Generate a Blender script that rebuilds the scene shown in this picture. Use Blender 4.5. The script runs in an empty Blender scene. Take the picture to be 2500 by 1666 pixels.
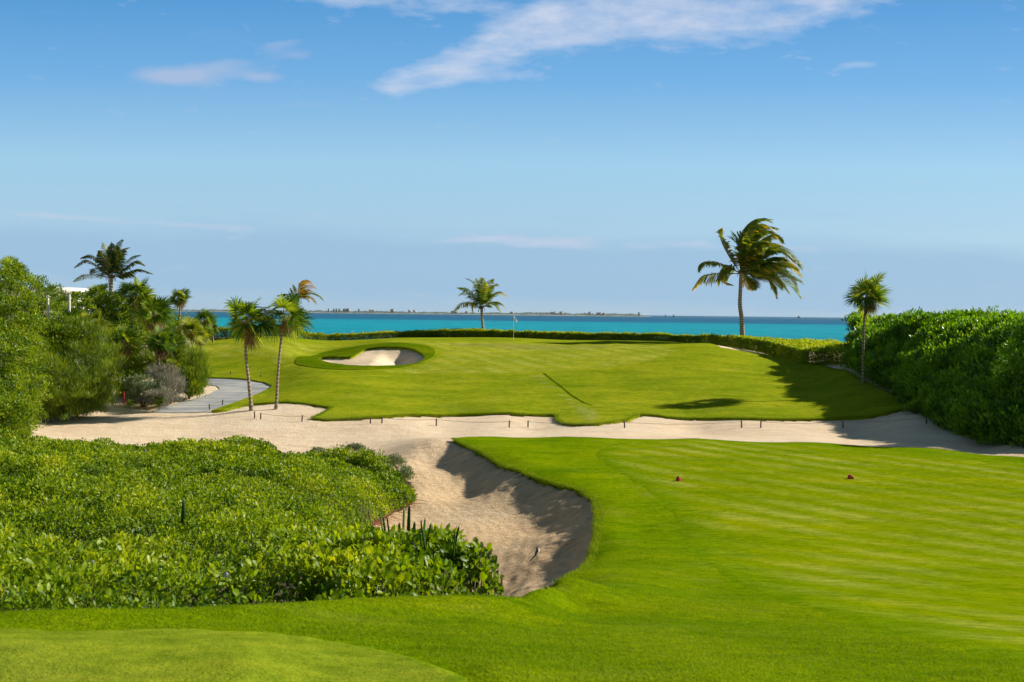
import bpy, math, random
import numpy as np
from mathutils import Vector, Matrix, geometry
R0 = np.random.default_rng(7); random.seed(7)
PI = math.pi
# ------------------------------------------------------------------ camera
F = 2431.0; CZ = 8.0; ROLL = math.radians(0.65); CX0, CY0 = 1250.0, 833.0
PITCH = math.atan(66.6/F)
C = bpy.context.scene.collection
def camera():
    cd = bpy.data.cameras.new('camera'); cam = bpy.data.objects.new('camera', cd); C.objects.link(cam)
    cd.sensor_width = 36; cd.lens = F*36/2500; cd.clip_end = 200000; cd.clip_start = 0.1
    M = Matrix.Translation((0, 0, CZ)) @ Matrix.Rotation(PI/2-PITCH, 4, 'X') @ Matrix.Rotation(ROLL, 4, 'Z')
    cam.matrix_world = M
    bpy.context.scene.camera = cam
    cd.dof.use_dof = True; cd.dof.focus_distance = 55; cd.dof.aperture_fstop = 5.0
    return M.to_3x3()
M3 = camera()
def ray(px, py):
    v = M3 @ Vector(((px-CX0)/F, -(py-CY0)/F, -1.0))
    return v/v.y                       # so that the ray advances one metre in Y
def at(px, py, d):                     # a pixel at depth d (metres along Y)
    v = ray(px, py); return Vector((v.x*d, d, CZ+v.z*d))
def W(px, py, h):                      # a pixel whose point lies h metres below the camera
    v = ray(px, py); d = -h/v.z; return Vector((v.x*d, d, CZ-h))
# ------------------------------------------------------------------ ground height
ctl = []
def cp(*a):
    for p in a: ctl.append(tuple(W(*p)))
def cw(*a):
    for p in a: ctl.append(p)
cp((0,1666,1.62),(600,1666,1.62),(1200,1666,1.70))
CREST = [(-500,1530,1.9),(-200,1515,1.9),(0,1508,1.95),(300,1500,2.02),(600,1485,2.12),(900,1465,2.32),(1200,1455,2.5),(1330,1457,2.7)]
_x = np.arange(-500, 1331, 55); CREST = [(float(x), float(np.interp(x, [c[0] for c in CREST], [c[1] for c in CREST])), float(np.interp(x, [c[0] for c in CREST], [c[2] for c in CREST]))) for x in list(_x)+[1330]]
for q,e in ((0,.12),(20,-.02),(50,-.17),(95,-.31)): cp(*[(a,b+q,max(1.64,c+e)) for a,b,c in CREST])
for c in CREST[:-2]:
    p = W(*c); cw((p.x,p.y+.2,p.z-.2),(p.x,p.y+.5,p.z-.5),(p.x,p.y+1.0,p.z-.95))
for t in (-.75,-.5,-.25,0,.25,.5,.75):
    for r in (3.5,4.1): cw((math.sin(t)*r,math.cos(t)*r,6.37-.03*(r-3.5)-max(0,t)*.15))
cw((-6,8.3,5.05),(-3.6,8.5,4.9),(-2,9.0,4.7),(-1,9.9,4.4),(0,11.2,3.9),(0.25,12.9,3.3))
SHR = [(0,1440,2.3),(300,1440,2.32),(600,1430,2.45),(900,1420,2.55),(1150,1420,2.75),(1235,1400,2.95),
 (0,1350,2.7),(300,1350,2.75),(600,1350,2.85),(900,1340,2.65),(1150,1330,2.55),(1225,1330,2.5),
 (-400,1440,2.2),(-400,1350,2.6),(-400,1250,3.0),(-400,1150,3.4),
 (0,1250,3.2),(300,1250,3.3),(600,1260,3.4),(850,1300,3.1),
 (0,1180,3.6),(300,1170,3.75),(600,1170,4.0),(850,1190,4.4),(0,1120,4.0),(300,1110,4.3),(550,1110,4.5),(800,1110,4.9),
 (100,1078,4.5),(350,1085,4.7),(600,1085,4.95),(700,1098,5.0),(850,1125,5.1),(950,1150,5.15),(1000,1175,5.2),(1000,1210,5.4),(900,1260,5.1)]
for (x,y,h) in SHR:
    p = W(x,y,h); t = 0.75 if x < 880 else (0.9 if h < 3.2 else 0.35)
    ctl.append((p.x,p.y,p.z-t))
cp((1550,1484,3.0),(1700,1510,2.88),(1900,1552,2.68),(1720,1468,3.5))
cp((1700,1666,1.78),(1700,1550,2.6),(1700,1450,3.6),(1700,1350,4.35),(1700,1250,4.75),(1700,1170,4.9),
   (2500,1666,2.0),(2500,1550,3.0),(2500,1450,3.9),(2500,1350,4.55),(2500,1250,4.8),(2500,1150,4.95),
   (2100,1600,2.3),(2100,1500,3.25),(2100,1400,4.1),(2100,1300,4.7),(2100,1170,4.9),
   (1420,1560,2.35),(1400,1500,2.85),(1450,1440,3.5),(1500,1380,4.2),(1530,1300,4.7),(1520,1200,4.9),(1350,1130,5.0),(1200,1085,5.05),
   (1400,1066,5.05),(1700,1070,5.05),(2000,1079,5.05),(2300,1096,5.0),(2500,1114,5.0),(3000,1160,5.0),(3000,1400,4.4),(3000,1600,2.6))
LIP = [(1105,1074,5.1),(1140,1090,5.08),(1180,1110,5.05),(1260,1149,5.0),(1350,1183,4.95),(1420,1202,4.92),(1452,1226,4.88),(1459,1260,4.78),(1457,1300,4.66),(1449,1350,4.5),(1420,1400,4.2),(1380,1432,3.8),(1345,1452,3.1)]
cp(*LIP)
# bunker floor below the tee
cp((1000,1250,5.75),(1150,1300,5.65),(1230,1440,5.45),(1160,1200,5.72),(1060,1150,5.6),(1000,1098,5.35),(1050,1088,5.2),(930,1100,5.7),(960,1200,5.75))
for (x,y,h),off in zip(LIP[1:-1], [(-.95,-.5)]*4+[(-1.05,-.35)]*2+[(-1.3,0)]*6):
    p = W(x,y,h)
    if h > 4.72: cw((p.x+off[0]*1.2, p.y+off[1]*1.2, p.z-0.6))
    else: cw((p.x-.35, p.y, p.z-.26), (p.x-1.3, p.y, p.z-.58), (p.x-2.5, p.y, p.z-.95))
# sand flat
cp((200,1040,5.6),(500,1040,5.65),(800,1060,5.7),(900,1085,5.75),(1300,1045,5.65),(1700,1050,5.65),(2100,1060,5.5),(2400,1092,5.3),(1100,1055,5.75),
   (100,1060,5.5),(100,1012,5.4),(300,1003,5.38),(2300,1040,5.25),(2450,1082,5.05))
for x in (700,1000,1250,1500,1750,2000):
    hy = 766.6+(x-1250)*0.0114
    for dl,h in ((69,2.3),(103,3.05),(148,3.95),(193,4.65),(241,5.22)):
        if x == 2000 and dl < 130: continue
        if x == 1000 and dl == 103: continue
        if x == 700 and dl == 241: dl = 222; h = 4.98
        cp((x,hy+dl,h))
cp((507,832,2.6),(684,824,2.35),(963,827,2.4),(1380,832,2.4),(1663,838,2.42),(1760,849,2.65),(1889,868,3.0),(2067,887,3.15))
cp((2079,908,3.4),(2187,962,4.3),(2283,1023,4.9),(2378,1070,5.1),(2500,1087,5.0),(2800,1130,5.0))
cp((900,896,3.62),(960,845,2.5),(1055,860,2.85),(760,880,3.35),(720,890,3.55),(1000,838,2.36))
cp((665,940,4.6),(504,925,4.4),(560,980,5.1),(400,1000,5.35),(614,1001,5.22),(674,998,5.18),(500,870,3.4),(450,900,4.0),(250,995,5.3),(100,1000,5.2))
for t in (-.5,-.35,-.2):
    for r,z in ((75,4.6),(95,5.2)): cw((math.sin(t)*r,math.cos(t)*r,z))
for t in (.42,.55):
    for r,z in ((62,3.9),(85,4.6)): cw((math.sin(t)*r,math.cos(t)*r,z))
for t in (-.6,-.3,0,.25,.45,.65):
    for r,z in ((108,5.2),(122,4.0),(150,0.3),(175,-1.5)): cw((math.sin(t)*r,math.cos(t)*r,z))
P = np.array(ctl, float)
def warp(x, y):
    r = np.hypot(x, y); th = np.clip(np.arctan2(x, np.maximum(y, 1e-3)), -.75, .75)
    return np.stack([th*2.5, np.log(np.maximum(r, 3.5))], -1)
Q = warp(P[:,0], P[:,1]); nC = len(P); CC = 0.04
def phi(d2): return np.sqrt(d2+CC*CC)
A = np.zeros((nC+3, nC+3)); d2 = ((Q[:,None]-Q[None])**2).sum(-1)
A[:nC,:nC] = -phi(d2) - 0.0*np.eye(nC) ; A[:nC,:nC] += np.eye(nC)*0.0012
A[:nC,nC] = 1; A[:nC,nC+1:] = Q; A[nC,:nC] = 1; A[nC+1:,:nC] = Q.T
WT = np.linalg.solve(A, np.concatenate([P[:,2], [0,0,0]]))
def G(x, y):
    x = np.atleast_1d(np.asarray(x, float)); y = np.atleast_1d(np.asarray(y, float)); sh = x.shape
    x = x.ravel(); y = y.ravel(); out = np.empty(len(x))
    for i in range(0, len(x), 40000):
        q = warp(x[i:i+40000], y[i:i+40000])
        d = ((q[:,None]-Q[None])**2).sum(-1)
        out[i:i+40000] = -phi(d)@WT[:nC] + WT[nC] + q@WT[nC+1:]
    s = np.clip((1.5-y)/4, 0, 1); s = s*s*(3-2*s)
    return (out*(1-s)+6.35*s).reshape(sh)
def g1(x, y): return float(G(x, y)[0])
def drop(px, py, off=0.06, dmin=3.0):   # where the ray through a pixel meets the ground
    v = ray(px, py); ds = np.exp(np.linspace(math.log(dmin), math.log(140), 1500))
    z = CZ+v.z*ds-(G(v.x*ds, ds)+off); k = np.where(z < 0)[0]
    if len(k) == 0: d = 100.0
    else:
        k = k[0]; d = ds[k] if k == 0 else ds[k-1]+(ds[k]-ds[k-1])*z[k-1]/(z[k-1]-z[k])
    return (v.x*d, d)
# ------------------------------------------------------------------ noise
def _h(ix, iy, s):
    n = (ix.astype(np.int64)*374761393 + iy.astype(np.int64)*668265263 + s*1442695041) & 0x7fffffff
    n = ((n ^ (n >> 13))*1274126177) & 0x7fffffff
    return ((n ^ (n >> 16)) & 0xffff)/65535.0
def vnoise(x, y, s=0):
    ix = np.floor(x); iy = np.floor(y); fx = x-ix; fy = y-iy
    fx = fx*fx*(3-2*fx); fy = fy*fy*(3-2*fy)
    a = _h(ix,iy,s); b = _h(ix+1,iy,s); c = _h(ix,iy+1,s); d = _h(ix+1,iy+1,s)
    return (a*(1-fx)+b*fx)*(1-fy)+(c*(1-fx)+d*fx)*fy - .5
def fbm(x, y, s=0, o=4):
    t = 0; a = 1.0
    for k in range(o): t = t+a*vnoise(x, y, s+k*17); x = x*2.03; y = y*2.03; a *= .5
    return t
# ------------------------------------------------------------------ mesh helpers
def mesh(name, V, T, mat=None, parent=None, attr=None, smooth=True):
    V = np.asarray(V, np.float32); T = np.asarray(T, np.int32); k = T.shape[1]
    me = bpy.data.meshes.new(name)
    me.vertices.add(len(V)); me.vertices.foreach_set('co', V.ravel())
    me.loops.add(T.size); me.loops.foreach_set('vertex_index', T.ravel())
    me.polygons.add(len(T)); me.polygons.foreach_set('loop_start', np.arange(0, T.size, k, dtype=np.int32))
    me.polygons.foreach_set('loop_total', np.full(len(T), k, np.int32))
    me.polygons.foreach_set('use_smooth', np.full(len(T), smooth))
    if attr is not None:
        a = me.attributes.new('rnd', 'FLOAT', 'POINT'); a.data.foreach_set('value', np.asarray(attr, np.float32))
    me.update(calc_edges=True); me.validate()
    if mat: me.materials.append(mat)
    o = bpy.data.objects.new(name, me); C.objects.link(o)
    if parent: o.parent = parent; o.matrix_parent_inverse = Matrix.Translation(-Vector(parent.location))
    return o
def tag(o, label, cat, group=None, kind=None):
    o['label'] = label; o['category'] = cat
    if group: o['group'] = group
    if kind: o['kind'] = kind
    return o
def struct(o): o['kind'] = 'structure'; return o
def thing(name, loc, label, cat, group=None):
    o = bpy.data.objects.new(name, None); o.location = loc; o.empty_display_size = .3; C.objects.link(o)
    return tag(o, label, cat, group)
class MB:
    def __init__(s): s.V = []; s.T = []; s.A = []; s.n = 0
    def add(s, V, T, a=0.5):
        V = np.asarray(V, float).reshape(-1, 3); T = np.asarray(T, int)
        if T.shape[1] == 4: T = np.concatenate([T[:,[0,1,2]], T[:,[0,2,3]]])
        s.V.append(V); s.T.append(T+s.n); s.n += len(V)
        s.A.append(np.broadcast_to(np.asarray(a, float), (len(V),)))
    def build(s, name, mat, parent=None, smooth=True):
        return mesh(name, np.concatenate(s.V), np.concatenate(s.T), mat, parent, np.concatenate(s.A), smooth)
    def tube(s, pts, rad, n=8, a=.5, cap=True):
        pts = np.asarray([tuple(p) for p in pts], float); m = len(pts); rad = np.broadcast_to(rad, (m,))
        tg = np.gradient(pts, axis=0); tg /= np.linalg.norm(tg, axis=1)[:,None]+1e-9
        ref = np.array([1.,0,0]) if abs(tg[0][0]) < .8 else np.array([0,1.,0])
        u = np.cross(tg, ref); u /= np.linalg.norm(u, axis=1)[:,None]; w = np.cross(tg, u)
        an = np.linspace(0, 2*PI, n, endpoint=False)
        V = pts[:,None]+rad[:,None,None]*(np.cos(an)[None,:,None]*u[:,None]+np.sin(an)[None,:,None]*w[:,None])
        i = np.arange(m-1)[:,None]*n; j = np.arange(n)[None]; k = (j+1) % n
        T = np.stack([i+j, i+k, i+n+k, i+n+j], -1).reshape(-1, 4)
        s.add(V.reshape(-1,3), T, a)
        if cap:
            s.add(np.concatenate([V[-1], pts[-1:]]), np.stack([np.arange(n), (np.arange(n)+1)%n, np.full(n, n)], 1), a)
            s.add(np.concatenate([V[0], pts[:1]]), np.stack([(np.arange(n)+1)%n, np.arange(n), np.full(n, n)], 1), a)
    def box(s, c, d, rz=0, a=.5, taper=1.0):
        x, y, z = [q/2 for q in d]; V = []
        for sz in (-1, 1):
            t = taper if sz > 0 else 1
            for sx, sy in ((-1,-1),(1,-1),(1,1),(-1,1)): V.append((sx*x*t, sy*y*t, sz*z))
        V = np.array(V); cc, ss = math.cos(rz), math.sin(rz)
        V = np.stack([V[:,0]*cc-V[:,1]*ss, V[:,0]*ss+V[:,1]*cc, V[:,2]], 1)+np.array(tuple(c))
        s.add(V, [[0,3,2,1],[4,5,6,7],[0,1,5,4],[1,2,6,5],[2,3,7,6],[3,0,4,7]], a)
def nrm(v): return v/(np.linalg.norm(v, axis=-1, keepdims=True)+1e-9)
LEAF8 = (np.array([(0,0,0),(-.42,.4,.06),(0,.4,-.02),(.42,.4,.06),(-.4,.75,.03),(0,.75,-.03),(.4,.75,.03),(0,1,-.1)]),
         np.array([(0,2,1),(0,3,2),(1,2,5),(1,5,4),(2,3,6),(2,6,5),(4,5,7),(5,6,7)]))
LEAF4 = (np.array([(0,0,0),(-.5,.55,.07),(0,1,-.06),(.5,.55,.07)]), np.array([(0,2,1),(0,3,2)]))
BLADE = (np.array([(-.5,0,0),(.5,0,0),(.3,.6,.03),(0,1,-.05),(-.3,.6,.03)]), np.array([(0,1,2),(0,2,4),(4,2,3)]))
TRI = (np.array([(-.5,0,0),(.5,0,0),(0,1,0)]), np.array([(0,1,2)]))
def put(mb, tpl, P, D, N, L, Wd, rnd):
    tv, tt = tpl; n = len(P)
    if n == 0: return
    D = nrm(D); X = nrm(np.cross(D, N)); Z = np.cross(X, D)
    L = np.broadcast_to(L, (n,)); Wd = np.broadcast_to(Wd, (n,))
    V = P[:,None]+tv[None,:,0,None]*X[:,None]*Wd[:,None,None]+tv[None,:,1,None]*D[:,None]*L[:,None,None]+tv[None,:,2,None]*Z[:,None]*L[:,None,None]
    T = tt[None]+np.arange(n)[:,None,None]*len(tv)
    mb.add(V.reshape(-1,3), T.reshape(-1,3), np.repeat(np.broadcast_to(rnd, (n,)), len(tv)))
def rdir(n):
    v = R0.normal(size=(n,3)); return nrm(v)
# ------------------------------------------------------------------ materials
def mat(name):
    m = bpy.data.materials.new(name); m.use_nodes = True; nt = m.node_tree
    b = nt.nodes['Principled BSDF']; return m, nt, b
def nd(nt, typ, **kw):
    n = nt.nodes.new(typ)
    for k, v in kw.items():
        if k.startswith('i_'):
            key = k[2:]; key = int(key) if key.isdigit() else key
            n.inputs[key].default_value = v
        else: setattr(n, k, v)
    return n
def lk(nt, a, b): nt.links.new(a, b)
def pos(nt): return nd(nt, 'ShaderNodeNewGeometry').outputs['Position']
def mapping(nt, vec, scale=(1,1,1), rot=(0,0,0), loc=(0,0,0)):
    m = nd(nt, 'ShaderNodeMapping'); m.inputs['Scale'].default_value = scale; m.inputs['Rotation'].default_value = rot; m.inputs['Location'].default_value = loc
    lk(nt, vec, m.inputs['Vector']); return m.outputs[0]
def noise(nt, vec, sc, det=4, rough=.55):
    n = nd(nt, 'ShaderNodeTexNoise'); n.inputs['Scale'].default_value = sc; n.inputs['Detail'].default_value = det; n.inputs['Roughness'].default_value = rough
    lk(nt, vec, n.inputs['Vector']); return n.outputs['Fac']
def ramp(nt, fac, stops):
    r = nd(nt, 'ShaderNodeValToRGB'); e = r.color_ramp.elements
    while len(e) < len(stops): e.new(.5)
    for k, (p, c) in enumerate(stops): e[k].position = p; e[k].color = (*c, 1) if len(c) == 3 else c
    lk(nt, fac, r.inputs[0]); return r.outputs[0]
def mixc(nt, f, a, b, mode='MIX'):
    m = nd(nt, 'ShaderNodeMix', data_type='RGBA', blend_type=mode)
    for s, v in ((0, f), (6, a), (7, b)):
        if hasattr(v, 'is_output'): lk(nt, v, m.inputs[s])
        else: m.inputs[s].default_value = v if s == 0 or len(v) == 4 else (*v, 1)
    return m.outputs[2]
def math_(nt, op, a, b=0.0, c=0.0, clamp=False):
    m = nd(nt, 'ShaderNodeMath', operation=op, use_clamp=clamp)
    for s, v in ((0, a), (1, b), (2, c)):
        if hasattr(v, 'is_output'): lk(nt, v, m.inputs[s])
        else: m.inputs[s].default_value = v
    return m.outputs[0]
def bump(nt, b, h, st, dist):
    n = nd(nt, 'ShaderNodeBump'); n.inputs['Strength'].default_value = st; n.inputs['Distance'].default_value = dist
    lk(nt, h, n.inputs['Height']); lk(nt, n.outputs[0], b.inputs['Normal'])
def plain(name, col, rough=.6, vary=.15, sc=20, metal=0):
    m, nt, b = mat(name); f = noise(nt, pos(nt), sc)
    c = ramp(nt, f, [(.3, tuple(x*(1-vary) for x in col)), (.7, tuple(min(1, x*(1+vary)) for x in col))])
    lk(nt, c, b.inputs['Base Color']); b.inputs['Roughness'].default_value = rough; b.inputs['Metallic'].default_value = metal
    return m
def foliage(name, stops, trans=.35, rough=.45, spec=.4, tint=(1.5,1.35,.5,1)):
    m, nt, b = mat(name)
    a = nd(nt, 'ShaderNodeAttribute', attribute_name='rnd').outputs['Fac']
    n = noise(nt, pos(nt), .9, 3)
    f = math_(nt, 'ADD', a, math_(nt, 'MULTIPLY', math_(nt, 'SUBTRACT', n, .5), .9), clamp=True)
    c = ramp(nt, f, stops)
    lk(nt, c, b.inputs['Base Color']); b.inputs['Roughness'].default_value = rough; b.inputs['Specular IOR Level'].default_value = spec
    t = nd(nt, 'ShaderNodeBsdfTranslucent'); tc = mixc(nt, 1.0, c, tint, 'MULTIPLY'); lk(nt, tc, t.inputs[0])
    mx = nd(nt, 'ShaderNodeMixShader'); mx.inputs[0].default_value = trans
    lk(nt, b.outputs[0], mx.inputs[1]); lk(nt, t.outputs[0], mx.inputs[2]); lk(nt, mx.outputs[0], nt.nodes['Material Output'].inputs[0])
    return m
def turf(name, c1, c2, c3, stripe=None, sc=1.0, bs=.5, grain=1.0, dry=.0, edge=None):
    m, nt, b = mat(name); p = pos(nt)
    big = noise(nt, mapping(nt, p, (.12,.3,.1)), 1.6, 5, .6)
    mid = noise(nt, mapping(nt, p, (1,1.6,1)), 2.2*sc, 4, .65)
    fine = noise(nt, p, 34*sc, 3, .7)
    ff = noise(nt, p, 150, 2, .6); gr = noise(nt, p, 8, 4, .75)
    c = ramp(nt, big, [(.3, c1), (.52, c2), (.72, c3)])
    if stripe:
        (ang, per, amt, ang2, per2) = stripe
        def st(ang, per):
            s = nd(nt, 'ShaderNodeTexWave', wave_type='BANDS', bands_direction='X'); s.inputs['Scale'].default_value = 2*PI/(20*per)
            s.inputs['Distortion'].default_value = .9; s.inputs['Detail'].default_value = 2; s.inputs['Detail Scale'].default_value = .6
            lk(nt, mapping(nt, p, rot=(0,0,ang)), s.inputs['Vector']); return s.outputs['Fac']
        a1 = st(ang, per); a2 = st(ang2, per2)
        k = math_(nt, 'MULTIPLY', math_(nt, 'MULTIPLY', a1, math_(nt, 'ADD', math_(nt, 'MULTIPLY', a2, .4), .6)), amt)
        pm = ramp(nt, noise(nt, mapping(nt, p, (.35,.35,1), loc=(3,1,0)), 1.0, 3, .6), [(.36,(.12,.12,.12)),(.62,(1,1,1))])
        k = math_(nt, 'MULTIPLY', math_(nt, 'MULTIPLY', k, math_(nt, 'ADD', math_(nt, 'MULTIPLY', mid, 1.2), .4)), pm)
        c = mixc(nt, k, c, tuple(x*1.0+y for x, y in zip(c3, (.12,.095,.055))))
    if edge:
        ea = nd(nt, 'ShaderNodeAttribute', attribute_name='rnd').outputs['Fac']
        ek = math_(nt, 'ADD', math_(nt, 'MULTIPLY', ea, 1.35), math_(nt, 'MULTIPLY', math_(nt, 'SUBTRACT', gr, .62), .9), clamp=True)
        c = mixc(nt, ek, edge, c)
    c = mixc(nt, .75, c, ramp(nt, mid, [(.25, (.55,.62,.5)), (.5, (1,1,1)), (.78, (1.4,1.22,1.2))]), 'MULTIPLY')
    lo = noise(nt, mapping(nt, p, (.35,.9,1), rot=(0,0,.3)), .9, 6, .7)
    c = mixc(nt, .8, c, ramp(nt, lo, [(.3, (.66,.76,.6)), (.5, (1,1,1)), (.7, (1.32,1.12,1.0))]), 'MULTIPLY')
    c = mixc(nt, .7*grain, c, ramp(nt, fine, [(.3, (.55,.6,.5)), (.5, (1,1,1)), (.72, (1.35,1.3,1.2))]), 'MULTIPLY')
    c = mixc(nt, .5*grain, c, ramp(nt, ff, [(.3, (.6,.65,.5)), (.7, (1.35,1.3,1.3))]), 'MULTIPLY')
    c = mixc(nt, .65*grain, c, ramp(nt, gr, [(.32, (.6,.68,.5)), (.5, (1,1,1)), (.68, (1.32,1.2,1.1))]), 'MULTIPLY')
    if dry:
        c = mixc(nt, math_(nt, 'MULTIPLY', ramp(nt, noise(nt, p, .5*sc, 5, .7), [(.55,(0,0,0)),(.72,(1,1,1))]), dry), c, (.33,.33,.05,1))
    lk(nt, c, b.inputs['Base Color']); b.inputs['Roughness'].default_value = .75; b.inputs['Specular IOR Level'].default_value = 0
    h = math_(nt, 'ADD', math_(nt, 'MULTIPLY', fine, 1.0), math_(nt, 'ADD', math_(nt, 'MULTIPLY', ff, .5), math_(nt, 'MULTIPLY', gr, 2.0)))
    bump(nt, b, h, bs, .04)
    return m
MAT = {}
def sand_mat():
    m, nt, b = mat('sand'); p = pos(nt)
    big = noise(nt, mapping(nt, p, (.25,.5,.3)), .7, 5, .6); fine = noise(nt, p, 9, 6, .75); rk = noise(nt, mapping(nt, p, (1.0,3.2,1), rot=(0,0,.25)), 1.8, 5, .75)
    c = ramp(nt, big, [(.3, (.83,.63,.43)), (.55, (.90,.72,.51)), (.75, (.92,.77,.58))])
    c = mixc(nt, .5, c, ramp(nt, fine, [(.25, (.7,.68,.62)), (.5,(1,1,1)), (.8, (1.12,1.1,1.08))]), 'MULTIPLY')
    c = mixc(nt, .6, c, ramp(nt, rk, [(.35, (.72,.7,.66)), (.5,(1,1,1))]), 'MULTIPLY')
    tr = noise(nt, mapping(nt, p, (.18,2.6,1), rot=(0,0,.06)), 1.3, 4, .65)
    c = mixc(nt, .6, c, ramp(nt, tr, [(.36, (.8,.77,.72)), (.48,(1,1,1)), (.66,(1.06,1.05,1.05))]), 'MULTIPLY')
    # browner tan sand in the tee bunker; colour also carries brown shadow tone
    s = nd(nt, 'ShaderNodeSeparateXYZ'); lk(nt, p, s.inputs[0])
    k = math_(nt, 'MULTIPLY', ramp(nt, math_(nt, 'MULTIPLY', s.outputs[1], .01), [(.35,(1,1,1)), (.42,(0,0,0))]), .8)
    c = mixc(nt, k, c, mixc(nt, 1.0, c, (.74,.64,.50,1), 'MULTIPLY'))
    # litter and footprints: small dark flecks
    v = nd(nt, 'ShaderNodeTexVoronoi'); v.inputs['Scale'].default_value = 2.3; v.inputs['Randomness'].default_value = 1
    lk(nt, mapping(nt, p, (1,1,1)), v.inputs['Vector'])
    fl = ramp(nt, math_(nt, 'ADD', v.outputs['Distance'], math_(nt, 'MULTIPLY', fine, .12)), [(.09,(1,1,1)), (.12,(0,0,0))])
    fl = math_(nt, 'MULTIPLY', fl, ramp(nt, noise(nt, p, .45, 3), [(.5,(0,0,0)),(.62,(1,1,1))]))
    c = mixc(nt, math_(nt, 'MULTIPLY', fl, .6), c, (.2,.13,.07,1))
    lk(nt, c, b.inputs['Base Color']); b.inputs['Roughness'].default_value = .9; b.inputs['Specular IOR Level'].default_value = .1
    h = math_(nt, 'ADD', math_(nt, 'MULTIPLY', fine, .7), math_(nt, 'MULTIPLY', rk, 1.2))
    bump(nt, b, h, .8, .10); return m
MAT['sand'] = sand_mat()
A1 = math.atan2(4.7, 3.1)
MAT['rough'] = turf('rough', (.17,.25,.008), (.265,.325,.012), (.34,.37,.02), dry=.35)
MAT['fairway'] = turf('fairway', (.235,.295,.012), (.295,.345,.02), (.34,.37,.03), (-.57, 1.6, .6, .6, 5), grain=.6, edge=(.245,.30,.008))
MAT['green'] = turf('green', (.25,.275,.035), (.28,.30,.045), (.30,.315,.055), (-.57, 1.8, .35, .6, 5), grain=.4, bs=.2, edge=(.27,.32,.012))
MAT['collar'] = turf('collar', (.095,.17,.003), (.13,.205,.003), (.18,.24,.004), sc=1.5, bs=.9)
TGC = (.145,.25,.002); RGC = (.24,.295,.008); FWC = (.275,.32,.012)
MAT['teegrass'] = turf('teegrass', (.125,.24,.002), (.18,.285,.002), (.26,.33,.003), sc=1.3, bs=.8, dry=.3)
MAT['tee'] = turf('tee', (.165,.25,.001), (.20,.275,.001), (.23,.295,.002), (A1-PI/2, 1.35, .8, A1-PI/2+1.35, 4.5), sc=1.4, grain=.75, edge=TGC)
MAT['neartee'] = turf('neartee', (.175,.25,.010), (.215,.28,.018), (.25,.30,.035), sc=1.6, grain=.9, bs=.35, edge=TGC)
MAT['strip'] = turf('strip', (.25,.31,.04), (.30,.345,.055), (.34,.37,.07), edge=(.245,.30,.008))
MAT['soil'] = plain('soil', (.10,.075,.035), .95, .4)
MAT['dry'] = plain('drygrass', (.42,.33,.14), .95, .35, 6)
def path_mat():
    m, nt, b = mat('path'); p = pos(nt)
    n = noise(nt, mapping(nt, p, (.4,1.6,1), rot=(0,0,-.5)), 1.2, 6, .7)
    c = ramp(nt, n, [(.32,(.20,.21,.22)),(.48,(.34,.35,.36)),(.6,(.46,.45,.42)),(.72,(.66,.58,.46))])
    lk(nt, c, b.inputs['Base Color']); b.inputs['Roughness'].default_value = .85; bump(nt, b, noise(nt, p, 60), .2, .01); return m
MAT['path'] = path_mat()
GS = lambda a, b_, c_: [(0.05, a), (.5, b_), (.95, c_)]
MAT['scaev'] = foliage('scaevola', [(0,(.010,.035,.002)),(.26,(.08,.17,.003)),(.55,(.20,.315,.004)),(.85,(.36,.45,.008)),(1,(.50,.53,.03))], .45)
MAT['hedge'] = foliage('hedge leaves', [(0,(.06,.13,.003)),(.35,(.21,.32,.004)),(.8,(.36,.44,.008)),(1,(.42,.38,.05))], .55)
MAT['right'] = foliage('dark shrub leaves', [(0,(.015,.06,.003)),(.3,(.07,.20,.004)),(.6,(.17,.36,.006)),(1,(.34,.52,.02))], .45, .35, .6)
MAT['grape'] = foliage('sea grape leaves', [(0,(.015,.045,.002)),(.26,(.08,.165,.003)),(.58,(.20,.31,.004)),(.88,(.36,.44,.006)),(1,(.48,.48,.02))], .42)
MAT['feather'] = foliage('feathery leaves', [(0,(.02,.05,.003)),(.32,(.09,.165,.005)),(.66,(.19,.28,.006)),(1,(.34,.41,.012))], .36)
MAT['bright'] = foliage('bright feathery leaves', [(0,(.03,.07,.003)),(.45,(.14,.23,.005)),(1,(.32,.40,.010))], .45)
MAT['fan'] = foliage('fan palm leaves', [(0,(.025,.07,.006)),(.4,(.11,.22,.010)),(.8,(.25,.36,.02)),(1,(.42,.46,.05))], .4, .5, .3)
MAT['fany'] = foliage('yellow fan palm leaves', [(0,(.09,.15,.008)),(.5,(.23,.29,.012)),(1,(.44,.44,.06))], .42, .4)
MAT['coco'] = foliage('coconut leaves', [(0,(.03,.08,.012)),(.45,(.10,.185,.010)),(.8,(.25,.30,.010)),(1,(.70,.50,.015))], .5, .4)
MAT['cocoy'] = foliage('yellow coconut leaves', [(0,(.10,.11,.012)),(.4,(.28,.22,.015)),(1,(.60,.36,.02))], .4, .4)
MAT['cocob'] = foliage('dark coconut leaves', [(0,(.02,.045,.015)),(.5,(.06,.10,.018)),(1,(.18,.19,.03))], .3, .4)
MAT['silver'] = foliage('silvery leaves', [(0,(.10,.15,.09)),(.5,(.20,.27,.15)),(1,(.33,.39,.24))], .25, .6)
MAT['twig'] = foliage('grey twigs', [(0,(.12,.11,.10)),(.5,(.28,.25,.23)),(1,(.44,.40,.37))], .1, .8)
MAT['dead'] = foliage('dead leaves', [(0,(.12,.07,.03)),(.6,(.30,.19,.08)),(1,(.45,.33,.18))], .2, .8)
MAT['runner'] = plain('red runner', (.38,.10,.05), .8)
MAT['blades'] = foliage('grass blades', [(0,(.08,.17,.003)),(.5,(.17,.28,.004)),(1,(.30,.38,.012))], .4, .6, .1)
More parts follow.
